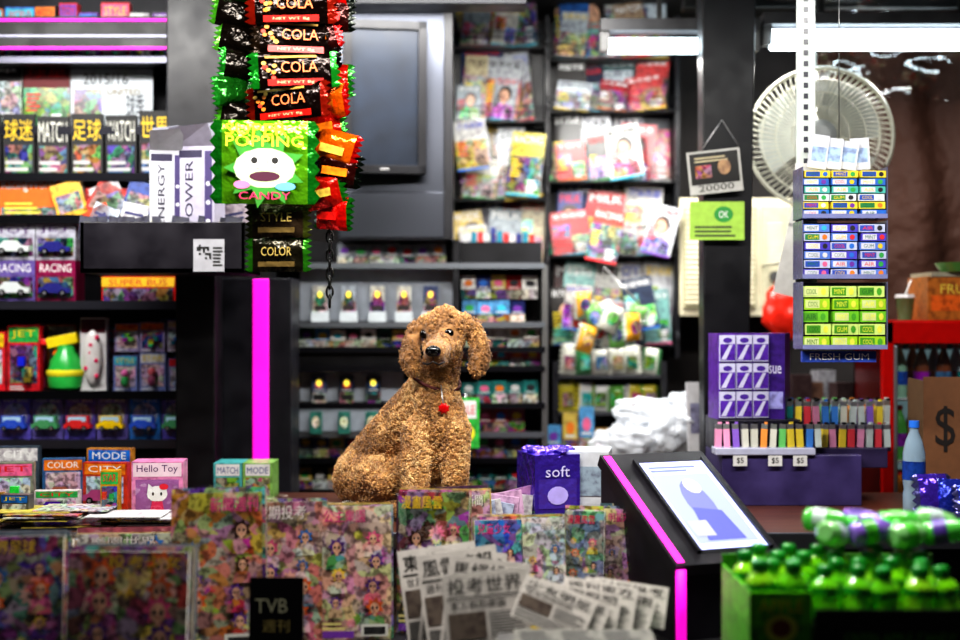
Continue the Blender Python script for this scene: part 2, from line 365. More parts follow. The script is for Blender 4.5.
for a,b,base,c in((-36,-4,(.8,.2,.2),(.9,.9,.9)),(-2,40,(.42,.35,.62),(.85,.88,.88)),(41,80,(.55,.1,.3),(.2,.2,.5))):
    for lv in range(2):
        w=(b-a)/F*y; h=.135 if lv==0 else .12
        M=T((xx((a+b)/2,y),y,BZ[302]+(.136 if lv else 0)))
        m.box(M,w,.1,h,base if lv==0 else (.7,.7,.75),'print',0); m.rect(M,-w*.45,h*.1,w*.45,h*.6,-.0506,(.1,.1,.16),'art'); m.text(M,pick(LAT),0,h*.82,w*.8,h*.2,-.051,(.95,.95,.95) if lv==0 else (.3,.1,.4))
        toycar(m,M@Matrix.Translation((0,-.052,h*.14)),w*.8,c); m.rect(M,-w*.48,h*.05,w*.48,h*.65,-.085,(1,1,1),'clear')
M=T((xx(142,y),y,BZ[302])); w=72/F*y
m.box(M,w,.1,.085,(.75,.1,.1),'print',0); m.rect(M,-w/2,.05,w/2,.08,-.0506,(.95,.75,.1)); m.text(M,'SUPER BUS',0,.064,w*.8,.02,-.0512,(.8,.1,.1)); m.rect(M,-w*.48,.004,w*.48,.045,-.0506,(.3,.2,.2),'art')
m.build()
m=MB('blister_toy_row'); y=D+.08
fill(m,toypack,X0,xx(44,D),y,BZ[392],(.09,.13),(.18,.22),.03); fill(m,toypack,xx(108,D),X1-.01,y,BZ[392],(.07,.1),(.1,.13),.03,base=(.45,.5,.75),kind='fig'); fill(m,toypack,xx(108,D),X1-.01,y+.01,BZ[392]+.128,(.07,.1),(.09,.11),.03,base=(.65,.6,.78))
fill(m,toypack,X0,X1-.01,y+.15,BZ[392],(.08,.12),(.2,.24),.03); m.build()
m=MB('spray_toy'); M=T((xx(66,D+.07),D+.07,BZ[392]))
m.lathe(M,[(.02,0),(.055,.01),(.06,.05),(.05,.1),(.03,.13),(.025,.15)],(.2,.7,.3),'plastic',18)
m.lathe(M@Matrix.Translation((0,0,.05)),[(.061,0),(.064,.01),(.061,.02)],(.95,.9,.2),'plastic',18)
m.box(M@T((-.01,0,.165),0,0,-.2),.1,.035,.035,(.95,.85,.15),'plastic'); m.box(M@T((-.07,0,.16)),.03,.02,.02,(.9,.2,.2),'plastic'); m.box(M@T((-.03,0,.135),0,0,.5),.012,.015,.04,(.9,.4,.1),'plastic'); m.build(.003)
m=MB('stuffed_toy_pack'); M=T((xx(95,D+.08),D+.08,BZ[392]))
m.box(M,.085,.04,.24,(.85,.84,.85),'plastic',0); m.ell(M@Matrix.Translation((0,-.03,.11)),.032,.02,.09,(.9,.88,.88),'plastic')
for k in range(6): m.ell(M@Matrix.Translation((R.uniform(-.02,.02),-.045,.05+k*.025)),.008,.005,.008,(.9,.2,.4),'plastic',8,6)
m.rect(M,-.04,.19,.04,.235,-.021,(.3,.1,.15),'print'); m.build(.003)
m=MB('toy_bus_packs'); y=D+.08; x=X0; i=0
while x<X1-.1:
    w=.1; M=T((x+w/2,y,BZ[441])); c=pick([(.45,.4,.85),(.25,.55,.9),(.5,.45,.8)])
    m.box(M,w,.03,.14,c,'print',0); m.disc(M,0,.075,.04,.045,-.0156,(.75,.8,.9),'art')
    cc=[(.95,.8,.1),(.2,.35,.8),(.3,.6,.4),(.85,.2,.2)][i%4]
    toycar(m,M@Matrix.Translation((0,-.035,.03)),.085,cc); m.box(M@Matrix.Translation((0,-.034,.062)),.07,.03,.035,cc,'gloss'); m.box(M@Matrix.Translation((0,-.051,.068)),.058,.002,.016,(.7,.85,.95),'gloss')
    m.text(M,'TOY BUS',0,.128,.08,.012,-.017,(1,1,1)); m.rect(M,-.045,.015,.045,.115,-.06,(1,1,1),'clear'); x+=w+.006; i+=1
m.build()
# ---- counter goods left
m=MB('toy_packs')
for a,b,tp,d,base,k in((-8,34,462,3.66,(.5,.52,.45),'blk'),(36,80,490,3.6,(.8,.78,.77),'car'),(44,84,458,3.86,(.2,.4,.6),'car'),(84,130,462,3.76,(.75,.22,.12),'car'),(-30,-10,470,3.7,(.6,.5,.2),'fig'),(88,134,448,3.95,(.75,.5,.2),'blk'),(0,40,446,3.9,(.25,.3,.35),'car'),(102,120,470,3.5,(.75,.55,.1),'blk'),(2,32,494,3.45,(.3,.3,.3),'car')):
    toypack(m,T((xx((a+b)/2,d),d,CT),R.uniform(-.15,.15)),(b-a)/F*d,zz(tp,d)-CT,.03,base,k)
m.build()
m=MB('kitten_toy_box'); d=3.56; M=T((xx(160,d),d,CT),.08); w=50/F*d; h=zz(460,d)-CT
m.box(M,w,.09,h,(.8,.48,.65),'print',0); m.rect(M,-w*.47,h*.75,w*.47,h*.98,-.0456,(.85,.75,.8)); m.text(M,'Hello Toy',0,h*.87,w*.8,h*.15,-.0462,(.3,.1,.35))
m.rect(M,-w*.42,h*.08,w*.42,h*.7,-.0456,(.6,.35,.6)); m.disc(M,0,h*.46,w*.2,w*.16,-.047,(.95,.95,.95)); m.poly(M,[(-w*.19,h*.5),(-w*.08,h*.57),(-w*.17,h*.63)],-.0475,(.95,.95,.95)); m.poly(M,[(w*.08,h*.57),(w*.19,h*.5),(w*.17,h*.63)],-.0475,(.95,.95,.95))
for q in(-1,1): m.disc(M,q*w*.08,h*.46,.003,.005,-.048,(.05,.05,.05),n=8)
m.disc(M,w*.13,h*.58,.012,.008,-.048,(.9,.1,.2)); m.poly(M,[(-w*.15,h*.1),(w*.15,h*.1),(w*.1,h*.34),(-w*.1,h*.34)],-.047,(.85,.15,.35))
m.rect(M,-w*.42,h*.08,w*.42,h*.7,-.052,(1,1,1),'clear'); m.build(.002)
m=MB('snack_boxes'); d=4.0
for a,b,c in((217,246,(.3,.65,.65)),(246,276,(.5,.7,.35))):
    w=(b-a)/F*d; M=T((xx((a+b)/2,d),d,CT)); h=zz(461,d)-CT; m.box(M,w*.97,.12,h,c,'print',0); m.rect(M,-w*.4,h*.65,w*.4,h*.97,-.0606,(.85,.85,.85)); m.text(M,pick(LAT),0,h*.8,w*.7,h*.18,-.061,(.1,.2,.5)); m.rect(M,-w*.4,h*.1,w*.4,h*.6,-.0606,vivid(),'art')
m.build()
m=MB('leaflet_pile')
for i in range(16):
    m.box(T((R.uniform(-1.25,-.78),R.uniform(3.4,3.46),CT+.002+i*.0028),R.uniform(-.12,.12)),.19,.13,.0025,pick([(.8,.8,.8),(.75,.7,.3),(.7,.7,.72),(.3,.45,.3),(.6,.2,.2)]),'art' if i%2 else 'print')
m.build()
# ================================================================= POST / TRAY / PANEL
m=MB('support_post')
a=xx(176,4.14);b=xx(216,4.14); m.bb(a,b,4.13,4.25,0,zz(215,4.13),(.1,.1,.115),'dark')
z0=zz(215,4.13); x=[xx(166,4.13),xx(206,4.13),xx(236,4.13),xx(166,4.13)]
v=[(x[0],4.13,z0),(x[1],4.13,z0),(x[2],4.13,2.72),(x[3],4.13,2.72)]; v+=[(p[0],4.25,p[2]) for p in v]
m.add(v,[(0,1,2,3),(1,5,6,2),(5,4,7,6),(4,0,3,7),(3,2,6,7),(0,4,5,1)],(.17,.17,.19),'dark'); m.build(.006)
d=3.86; tx0=xx(80,d); tx1=xx(245,d); tz0=zz(273,d); tz1=zz(222,d)
m=MB('display_tray')
m.bb(tx0,tx1,d,4.13,tz0,tz0+.015,BK,'dark'); m.bb(tx0,tx1,d,d+.012,tz0,tz1,(.16,.15,.18),'dark'); m.bb(tx0,tx1,4.115,4.13,tz0,tz1,BK,'dark'); m.bb(tx0,tx0+.012,d,4.13,tz0,tz1,BK,'dark'); m.bb(tx1-.012,tx1,d,4.13,tz0,tz1,(.18,.18,.2),'dark'); m.bb(tx0+.012,tx1-.012,d+.02,4.11,tz1-.06,tz1-.05,BK2,'dark')
m.rect(T((xx(209,d),d,tz0)),-.045,.004,.045,.098,-.002,(.7,.7,.73))
M=T((xx(209,d),d,tz0))
for i in range(7):
    for j in range(7):
        if R.random()<.5: m.rect(M,-.035+i*.006,.04+j*.006,-.029+i*.006,.046+j*.006,-.003,(.1,.1,.1))
lines(m,M,.012,.04,.02,.08,-.003,6,(.2,.2,.2)); m.build(.002)
m=MB('battery_boxes'); d=3.95; zt=tz1-.05
for a,b,tp,rz,c,t in((150,182,152,.25,(.75,.75,.79),'ENERGY'),(180,221,148,-.2,(.68,.66,.74),'POWER')):
    w=(b-a)/F*d; M=T((xx((a+b)/2,d),d,zt),rz); h=zz(tp,d)-zt; m.box(M,w,.08,h,c,'paper',0)
    Mt=M@Matrix.Translation((-w*.15,-.041,h*.5))@Matrix.Rotation(-math.pi/2,4,'Y'); m.text(Mt,t,0,0,h*.7,w*.2,0,(.1,.08,.2)); m.rect(M,w*.25,.01,w*.44,h*.95,-.0406,(.25,.2,.4)); m.rect(M,-w*.45,h*.05,w*.1,h*.12,-.0406,(.2,.2,.25)); m.rect(M,-w*.46,h*.88,w*.18,h*.96,-.0406,(.15,.12,.25))
    for q in range(3): m.disc(M,w*.34,h*(.2+.2*q),w*.06,w*.06,-.041,(.75,.75,.8),n=10)
    m.add([(-w/2,-.04,h),(w/2,-.04,h),(w*.5,-.09,h+.06),(-w*.5,-.09,h+.05)],[(0,1,2,3)],c,'paper',False,M)
    m.add([(-w/2,.04,h),(w/2,.04,h),(w*.4,.07,h+.09),(-w*.4,.07,h+.08)],[(0,1,2,3)],(.45,.45,.5),'paper',False,M)
m.build()
m=MB('battery_packs')
for i in range(12):
    xq=xx(90+i*13,d); M=T((xq,3.9+R.uniform(0,.05),zt),R.uniform(-.3,.3),0,R.uniform(-.2,.2)); m.box(M,.05,.004,.07,(.3,.3,.35),'print',0); m.lathe(M@Matrix.Translation((0,-.012,.012)),[(.009,0),(.009,.04)],(.75,.75,.3),'metal',10)
m.build()
m=MB('promo_flyers')
for px,c,r in((92,(.75,.8,.85),.4),(112,(.75,.3,.18),-.5),(128,(.8,.8,.8),.2),(240,(.75,.7,.73),-.2)):
    M=T((xx(px,4.02),4.02,zt),0,.1,r); m.box(M,.08,.003,.12,c,'print',0); lines(m,M,-.03,.03,.02,.1,-.003,5,(.2,.2,.4))
m.build()
m=MB('side_panel'); d=4.28; a=xx(207,d);b=xx(291,d)
m.bb(a,b,d,d+.2,0,zz(278,d),(.17,.17,.2),'dark'); m.bb(xx(253,d),xx(269,d),d-.008,d,.7,zz(279,d),MAG,'emit0.8'); m.build(.003)
# ================================================================= HANGING SNACKS
def bag(mb,M,w,h,cc,ec,bulge=.012,zig=5,ew=.12,mat='foil'):
    nx,nz=12,12
    vs=[]
    for k in range(nz+1):
        for i in range(nx+1):
            u=i/nx*2-1; v=k/nz*2-1
            x=u*w/2
            if i in(0,nx): x+= (1 if u>0 else -1)*(.009 if k%2 else -.004)
            z=(v+1)/2*h
            y=-bulge*(1-abs(u)**3)*(1-abs(v)**4)+noise.noise(Vector((x*30,z*30,M.translation.x*9+M.translation.z*7)))*.007
            vs.append((x,y,z))
    fc=[];fe=[]
    for k in range(nz):
        for i in range(nx):
            q=k*(nx+1)+i; f=(q,q+1,q+nx+2,q+nx+1)
            u=abs((i+.5)/nx*2-1); (fe if u>1-ew*2 else fc).append(f)
    mb.add(vs,fc,cc,mat,True,M); mb.add(vs,fe,ec,mat,True,M)
    back=[(p[0],.003,p[2]) for p in vs]; mb.add(back,[tuple(reversed(f)) for f in fc+fe],ec,mat,False,M)
m=MB('hanging_candy_strips'); d=3.25; s=d/F
for i,py in enumerate((-24,8,40,72,104,134)):
    if py<130:
        M=T(P(290+R.uniform(-6,6),py+16,d-.01*(i%2)),R.uniform(-.3,.3),R.uniform(-.1,.1),R.uniform(-.08,.08)); w=86*s;h=36*s
        bag(m,M,w,h,(.1,.06,.05),[(.1,.5,.14),(.55,.12,.06),(.14,.1,.06)][i%3],.014)
        m.rect(M,-w*.32,h*.04,w*.32,h*.22,-.0185,(.75,.1,.06),'print'); m.text(M,'COLA',.01,h*.54,w*.42,h*.3,-.021,(.98,.5,.28),'paper'); m.rect(M,-w*.34,h*.8,w*.25,h*.86,-.0185,(.8,.6,.25)); m.text(M,'NET WT 8g',0,h*.12,w*.42,h*.09,-.0195,(.95,.8,.6))
        for q in range(7): m.disc(M,R.uniform(-.38,-.22)*w,R.uniform(.25,.8)*h,.006,.005,-.0188,pick([(.9,.2,.1),(.9,.5,.1),(.9,.7,.3)]),n=8)
for i in range(7):
    M=T(P(238+R.uniform(-6,6),i*26-8+10,d+.05),.5+R.uniform(-.4,.4),0,R.uniform(-.2,.2)); bag(m,M,46*s,30*s,pick([(.1,.3,.1),(.5,.6,.1),(.1,.08,.06),(.12,.4,.12)]),pick([(.12,.5,.14),(.3,.65,.15)]),.018)
for i in range(11):
    M=T(P(330+R.uniform(-7,7),i*22-10+20,d+.04+R.uniform(-.02,.02)),-.5+R.uniform(-.4,.4),0,R.uniform(-.3,.3)); bag(m,M,46*s,34*s,pick([(.9,.08,.06),(.75,.1,.05),(.95,.4,.06),(.2,.06,.05)]),pick([(.05,.08,.05),(.1,.4,.1),(.06,.05,.05),(.7,.06,.06)]),.02)
    m.rect(M,-14*s,10*s,12*s,18*s,-.024,pick([(.95,.5,.1),(.9,.12,.1),(.9,.75,.3)]),'print')
M=T(P(265,204,d-.05),.12); w=100*s;h=82*s
bag(m,M,w,h,(.4,.7,.12),(.1,.45,.12),.016)
m.text(M,'SUPER',-.02,h*.88,w*.6,h*.14,-.023,(.95,.9,.1)); m.text(M,'POPPING',0,h*.74,w*.75,h*.13,-.023,(.95,.95,.2))
m.star(M,0,h*.42,w*.4,-.0215,(.2,.55,.15),9); m.disc(M,0,h*.42,w*.3,h*.24,-.0222,(.78,.88,.68))
for q,rr in((-.1,.09),(.1,.07)): m.disc(M,q*w,h*.52,w*rr+.001,w*rr+.001,-.0226,(.1,.3,.1)); m.disc(M,q*w,h*.52,w*rr,w*rr,-.023,(.95,.95,.95)); m.disc(M,q*w,h*.51,w*.035,w*.035,-.0235,(.1,.1,.1),n=8)
m.disc(M,0,h*.32,w*.15,h*.06,-.023,(.3,.05,.2)); m.disc(M,w*.2,h*.2,w*.1,h*.05,-.0235,(.4,.7,.9)); m.disc(M,-w*.22,h*.22,w*.08,h*.05,-.0235,(.9,.5,.7)); m.text(M,'CANDY',0,h*.09,w*.5,h*.09,-.023,(.85,.2,.4))
for py,c in((238,(.25,.2,.15)),(272,(.15,.14,.1))):
    M=T(P(278,py,d),-.1); w=62*s;h=34*s; bag(m,M,w,h,c,(.25,.28,.1) if py<250 else (.2,.5,.12),.01); m.text(M,pick(LAT),0,h*.6,w*.5,h*.26,-.018,(.75,.65,.35)); m.rect(M,-w*.3,h*.15,w*.3,h*.3,-.018,(.6,.5,.3),'foil')
m.tube([P(270,-30,d+.03),(xx(270,d),d+.03,2.72)],.002,(.6,.6,.6),'metal'); m.tube([P(330,-30,d+.04),(xx(330,d),d+.04,2.72)],.002,(.6,.6,.6),'metal'); m.build()
m=MB('hanging_chain')
zc=2.72;k=0
while zc>zz(308,d):
    c=Vector((xx(326,d),d+.08,zc)); pts=[]
    for i in range(12):
        a=2*math.pi*i/12; o=Vector((.008*math.cos(a),0,.016*math.sin(a)))
        if k%2: o=Vector((0,o.x,o.z))
        pts.append(c+o)
    m.tube(pts,.003,(.06,.06,.06),'dark',5,True); zc-=.023;k+=1
m.build()
# ================================================================= CENTRAL CABINET + MONITOR
d=4.58
m=MB('metal_cabinet'); m.bb(xx(338,d),xx(452,d),d,4.95,zz(240,d),2.72,(.27,.28,.31),'metal')
m.bb(xx(340,d),xx(450,d),d-.006,d,zz(238,d),zz(192,d),(.28,.29,.32),'metal'); m.bb(xx(444,d),xx(453,d),d-.02,d,zz(240,d),2.72,(.15,.15,.17),'dark'); m.bb(xx(346,d),xx(525,d),d-.15,d-.02,zz(14,d),zz(-12,d),(.14,.14,.16),'dark'); m.build(.004)
m=MB('flat_monitor'); M=T((xx(384,d-.08),d-.075,zz(102,d)),.16,-.05)
w=.28;h=.51
m.box(M,w,.05,h,(.1,.1,.12),'dark')
for a in(-1,1): m.box(M@Matrix.Translation((a*(w/2-.014),-.03,0)),.028,.02,h,(.12,.12,.14),'dark'); m.box(M@Matrix.Translation((0,-.03,a*(h/2-.014))),w,.02,.028,(.12,.12,.14),'dark')
m.rect(M,-w/2+.028,-h/2+.028,w/2-.028,h/2-.028,-.0265,(.1,.14,.2),'dark'); m.box(M@Matrix.Translation((0,-.041,-h/2+.014)),.03,.002,.006,(.7,.7,.7),'metal'); m.build(.003)
# ================================================================= CIGARETTE RACK
d=4.62; yb=4.86
m=MB('cigarette_rack')
ax=xx(276,d); bx=xx(545,d)
m.bb(ax,bx,yb,yb+.02,0,zz(238,d),(.12,.12,.14),'dark'); m.bb(ax-.02,ax,d,yb,0,zz(262,d),BK,'dark')
m.bb(xx(456,d)-.01,xx(456,d)+.01,d,yb,0,zz(240,d),BK,'dark'); m.bb(bx-.01,bx+.01,d,yb,0,zz(265,d),(.5,.5,.5),'metal')
for py in(264,323,348,367,404,433,459,491):
    z=zz(py,d); m.bb(ax,bx,d,yb,z-.014,z,(.12,.12,.14),'dark'); m.bb(ax,bx,d-.004,d,z-.016,z+.004,(.5,.52,.55) if py in(323,433,264) else (.16,.16,.18),'metal')
m.bb(ax,bx,d+.01,yb,0,zz(500,d),(.08,.08,.09),'dark')
m.bb(xx(296,d),xx(452,d),d+.1,d+.11,zz(321,d),zz(268,d),(.7,.73,.78),'plastic'); m.bb(xx(296,d),xx(402,d),d+.1,d+.11,zz(403,d),zz(370,d),(.7,.73,.78),'plastic')
m.bb(xx(296,d),xx(402,d),d+.0,d+.01,zz(431,d),zz(406,d),(.55,.58,.62),'plastic')
m.bb(xx(290,d),xx(454,d),d+.02,d+.03,zz(366,d),zz(350,d),(.1,.1,.12),'dark')
m.build()
m=MB('cigarette_packs')
y=d+.07
fill(m,cigpack,xx(336,d),xx(450,d),y,zz(264,d),(.05,.055),(.07,.08),.022,gap=.002,rz=0,base=(.5,.52,.55))
for px in(318,347,376,403,430):
    M=T((xx(px,d),y,zz(323,d))); m.box(M,.062,.03,.04,(.75,.78,.8),'plastic',0); cigpack(m,M@Matrix.Translation((0,0,.04)),.05,.09,.022,pick([(.8,.85,.9),(.3,.35,.5),(.9,.9,.85)])); m.disc(M,0,.08,.018,.026,-.013,pick([(.3,.5,.35),(.6,.3,.2)]),'art'); m.disc(M,0,.1,.009,.012,-.0135,(.95,.85,.3),'emit1.2',8); m.rect(M,-.02,.045,.02,.062,-.0135,(.15,.12,.12))
for px in(317,345,372):
    M=T((xx(px,d),y-.0,zz(404,d))); cigpack(m,M,.05,.095,.022,pick([(.2,.4,.35),(.3,.35,.5),(.15,.2,.3)])); m.disc(M,0,.07,.01,.012,-.0135,(.95,.85,.3),'emit1.2',8); m.rect(M,-.02,.01,.02,.03,-.0135,(.12,.12,.12))
for px in(317,345,372):
    M=T((xx(px,d),d-.02,zz(433,d))); m.box(M,.04,.02,.075,(.2,.45,.4),'print',0); m.disc(M,0,.04,.014,.02,-.011,(.95,.95,.8),'art')
for py in(323,348,459,491):
    a,b=(462,540) if py==323 else (280,452)
    fill(m,cigpack,xx(a,d),xx(b,d),y,zz(py,d),(.05,.056),(.062,.072) if py==348 else (.075,.082),.022,gap=.002,rz=0)
for py,c in((404,(.15,.5,.48)),(433,(.5,.1,.15)),(459,(.2,.1,.12)),(348,(.85,.85,.8)),(491,None),(367,(.7,.3,.3))):
    fill(m,cigpack,xx(461,d),xx(541,d),y,zz(py,d),(.05,.056),(.06,.064) if py==367 else (.075,.085),.022,gap=.002,rz=0,**({'base':c} if c else {}))
fill(m,cigpack,xx(404,d),xx(452,d),y,zz(404,d),(.05,.056),(.08,.085),.022,gap=.002,rz=0)
fill(m,cigpack,xx(404,d),xx(452,d),y,zz(433,d),(.05,.056),(.07,.075),.022,gap=.002,rz=0)
fill(m,cigpack,xx(461,d),xx(541,d),y+.02,zz(323,d)+.085,(.05,.056),(.08,.085),.022,gap=.002,rz=0); m.build()
m=MB('price_sign'); M=T((xx(466,4.5),4.5,zz(448,4.5)),-.05)
m.box(M,.09,.004,.17,(.25,.75,.3),'print',0); m.rect(M,-.035,.1,.035,.16,-.003,(.9,.9,.9)); m.text(M,'SALE',0,.13,.06,.03,-.004,(.9,.1,.1)); m.disc(M,0,.05,.03,.03,-.003,(.95,.9,.2)); m.text(M,'$10',0,.05,.04,.02,-.004,(.1,.4,.1)); m.tube([(xx(466,4.5),4.51,zz(394,4.5)),(xx(466,4.5),4.51,zz(448,4.5)),(xx(466,4.5),4.62,zz(433,4.6))],.003,(.6,.6,.6),'metal'); m.build()
# ================================================================= MAGAZINE WALL
d=5.12
m=MB('wire_magazine_rack')
ax=xx(450,d); bx=xx(676,d); bm_=xx(547,d)
m.bb(ax,bx,5.22,5.23,zz(358,d),2.66,(.13,.13,.15),'dark')
BAY=[(ax,bm_,(48,122,200,268,345)),(bm_,bx,(60,112,182,256,345))]
for x0_,x1_,rz_ in BAY:
    for py in rz_:
        z=zz(py,d); m.bb(x0_,x1_,d-.03,5.2,z-.005,z,(.13,.13,.15),'dark')
        for hh in(.0,.03,.05): m.tube([(x0_,d-.055,z+hh),(x1_,d-.055,z+hh)],.002,(.35,.35,.37),'metal',5)
        for i in range(6): x=x0_+(x1_-x0_)*i/5; m.tube([(x,d-.055,z),(x,d-.055,z+.052)],.002,(.35,.35,.37),'metal',5)
for x in(ax,bx,bm_): m.bb(x-.008,x+.008,5.08,5.42,zz(358,d),2.66,(.13,.13,.15),'dark')
m.bb(ax,bx,5.23,5.42,zz(358,d),zz(352,d),(.15,.15,.17),'dark')
m.build()
m=MB('rack_magazines')
PAL=[[(.72,.74,.76),(.85,.84,.8),(.6,.65,.68),(.8,.75,.6),(.85,.85,.85),(.8,.68,.25)],[(.85,.86,.88),(.12,.1,.1),(.2,.42,.72),(.5,.72,.7),(.2,.22,.3),(.8,.8,.78),(.7,.12,.18),(.82,.2,.2),(.65,.55,.45),(.78,.82,.85)]]
for bi,(x0_,x1_,rz_) in enumerate(BAY):
    for ri,py in enumerate(rz_):
        z=zz(py,d)+.003
        gap=(zz(rz_[ri-1],d)-z) if ri else .3
        for lay in range(3):
            x=x0_+.02+R.uniform(0,.03)
            while x<x1_-.08:
                w=R.uniform(.085,.15) if lay else R.uniform(.11,.16)
                if x+w>x1_-.012: break
                c=pick(PAL[bi]) if lay else pick([(.12,.12,.16),(.45,.45,.5),(.3,.1,.12),(.1,.2,.4),(.5,.4,.2),(.1,.3,.3)])
                if bi==1 and ri==3 and lay: c=pick([(.1,.35,.4),(.75,.15,.18),(.8,.8,.78),(.15,.2,.5)])
                hh=min(gap*(1.12-.12*lay)+R.uniform(-.04,.02),.32)*(1 if lay<2 else R.uniform(.55,.8))
                magazine(m,T((x+w/2,5.165-.035*lay+R.uniform(-.004,.004),z),R.uniform(-.3,.08),.1,R.uniform(-.16,.16)*(lay>0)),w,hh,.005,c,pp=.12)
                x+=w*R.uniform(.8,1.05)+(.07*R.random() if lay==2 else 0)
for px,py,w,h,ro,c in((522,196,.13,.24,.12,(.85,.8,.3)),(628,178,.13,.2,-.15,(.88,.88,.86)),(474,170,.12,.19,-.1,(.86,.86,.84)),(600,262,.12,.2,.2,(.82,.25,.2)),(645,330,.12,.2,-.2,(.2,.25,.35)),(575,330,.1,.17,.1,(.85,.83,.8)),(655,255,.11,.19,.25,(.86,.88,.9))):
    magazine(m,T(P(px,py,5.03),R.uniform(-.4,-.1),.04,ro),w,h,.005,c,pp=.3); m.tube([P(px,py,5.03)+Vector((0,0,h*.95)),(xx(px,5.03),5.08,zz(py,5.03)+h+.01)],.003,(.6,.6,.6),'metal')
m.build()
m=MB('small_book_row')
for i in range(10): m.box(T((xx(474+i*6.3,d),d-.1,zz(268,d))),.02,.03,R.uniform(.12,.15),[(.1,.5,.6),(.8,.2,.2),(.8,.8,.8),(.15,.2,.5)][i%4],'print',0)
m.bb(xx(468,d),xx(536,d),d-.13,d-.05,zz(268,d)-.008,zz(268,d),(.2,.2,.22),'metal'); m.build()
d=4.98
m=MB('snack_shelf'); ax=xx(545,d)+.04; bx=xx(664,d)
m.bb(ax,bx,5.2,5.22,0,zz(362,d),(.18,.17,.18),'dark')
for x in(ax,bx): m.bb(x-.01,x+.01,d,5.2,0,zz(362,d),(.3,.3,.32),'metal')
for py in(375,412,455): m.bb(ax,bx,d-.0,5.2,zz(py,d)-.012,zz(py,d),(.4,.4,.42),'metal')
m.bb(ax,bx,d+.02,5.2,0,zz(458,d),(.1,.1,.1),'dark'); m.build()
m=MB('snack_packets')
for py,cs in((375,[(.85,.85,.8),(.3,.55,.35),(.8,.75,.7)]),(412,[(.8,.75,.25),(.85,.85,.85),(.4,.65,.3)]),(455,[(.85,.85,.9),(.75,.55,.2),(.3,.5,.65)])):
    x=ax+.02
    while x<bx-.06: M=T((x+.03,d+.06,zz(py,d)),R.uniform(-.3,.3),0,R.uniform(-.1,.1)); bag(m,M,.06,R.uniform(.09,.12),pick(cs),pick(cs),.012,mat='plastic'); m.rect(M,-.02,.02,.02,.07,-.02,vivid(),'art'); x+=.062
m.build()
m=MB('card_packs_row'); fill(m,cigpack,xx(546,4.9),xx(600,4.9),4.9,zz(455,4.98),(.05,.06),(.1,.2),.03); m.box(T((xx(573,4.9),4.9,0)),.22,.12,zz(455,4.98),(.12,.12,.12),'dark',0); m.build()
m=MB('hanging_snack_bags'); d=4.85
for i in range(14):
    M=T(P(R.uniform(578,635),R.uniform(318,352),d+R.uniform(-.05,.06)),R.uniform(-.5,.5),0,R.uniform(-.5,.5)); bag(m,M,.07,.1,pick([(.75,.75,.7),(.9,.65,.2),(.8,.2,.15),(.45,.7,.35),(.8,.8,.75)]),(.7,.73,.7),.02,mat='plastic'); m.disc(M,0,.05,.02,.025,-.026,vivid(),'art'); m.rect(M,-.035,0,.035,.1,-.03,(1,1,1),'clear')
m.tube([P(590,300,d),P(605,268,d),P(640,305,d)],.004,(.8,.8,.8),'metal'); m.tube([P(605,268,d),P(605,268,5.08)],.004,(.8,.8,.8),'metal'); m.build()
m=MB('plastic_bag_heap'); d=4.45
m.bb(xx(590,d),xx(716,d),d-.1,d+.2,zz(462,d)-.02,zz(462,d),(.3,.25,.2),'wood')
for px in(592,714):
    for y in(d-.09,d+.18): m.bb(xx(px,d)-.015,xx(px,d)+.015,y-.015,y+.015,0,zz(462,d)-.02,(.2,.2,.2),'metal')
z0=zz(462,d)
for px,up,rx,rz,sd in((636,.06,.1,.06,1),(672,.085,.1,.08,2),(690,.15,.06,.08,3),(616,.045,.065,.045,4),(660,.11,.09,.07,7),(645,.16,.055,.05,8)):
    m.ell(T((xx(px,d),d+.05,z0+up),sd,0,sd*.3),rx,.1,rz,(.9,.92,.95),'bagfilm',60,40,.3,2.6,sd)
m.ell(T((xx(655,d),d+.07,z0+.05)),.12,.07,.045,(.6,.6,.64),'paper',30,20,.25,3,9)
M=T((xx(700,d),d-.06,z0),.2,.1); m.box(M,.1,.01,.27,(.75,.75,.77),'paper',0); m.rect(M,-.04,.1,.04,.2,-.006,(.5,.5,.6),'print'); m.build()
# ================================================================= RIGHT POST, SIGNS
d=4.2
m=MB('support_post'); zt=2.72
a0=xx(702,d);a1=xx(706,d);b0=xx(757,d);b1=xx(742,d)
v=[(a1,d,0),(b1,d,0),(b0,d,zt),(a0,d,zt)]; v+=[(p[0],d+.1,p[2]) for p in v]
m.add(v,[(0,1,2,3),(1,5,6,2),(5,4,7,6),(4,0,3,7),(3,2,6,7),(0,4,5,1)],(.12,.12,.14),'dark'); m.build(.004)
m=MB('picture_card'); d=4.17; M=T(P(717,193,d),-.1,0,-.1)
m.box(M,.165,.004,.135,(.75,.75,.73),'paper',0); m.rect(M,-.075,.03,.075,.128,-.003,(.08,.07,.06),'print'); m.text(M,'20000',0,.018,.11,.02,-.0035,(.1,.1,.1)); m.rect(M,-.06,.05,-.01,.09,-.0035,(.7,.35,.3),'art'); m.disc(M,.03,.08,.02,.025,-.0035,(.7,.55,.4),'print'); lines(m,M,-.06,.06,.1,.12,-.0035,2,(.8,.75,.6)); m.tube([P(703,148,d),P(722,120,4.19),P(738,145,d)],.0015,(.8,.8,.8)); m.build()
m=MB('green_notice'); M=T(P(717,240,d),-.02)
m.box(M,.17,.004,.12,(.66,.84,.32),'paper',0); m.disc(M,.02,.08,.03,.025,-.003,(.2,.6,.25)); m.text(M,'OK',.02,.08,.03,.022,-.0035,(1,1,1)); lines(m,M,-.07,.06,.01,.05,-.003,3,(.3,.35,.2)); m.build()
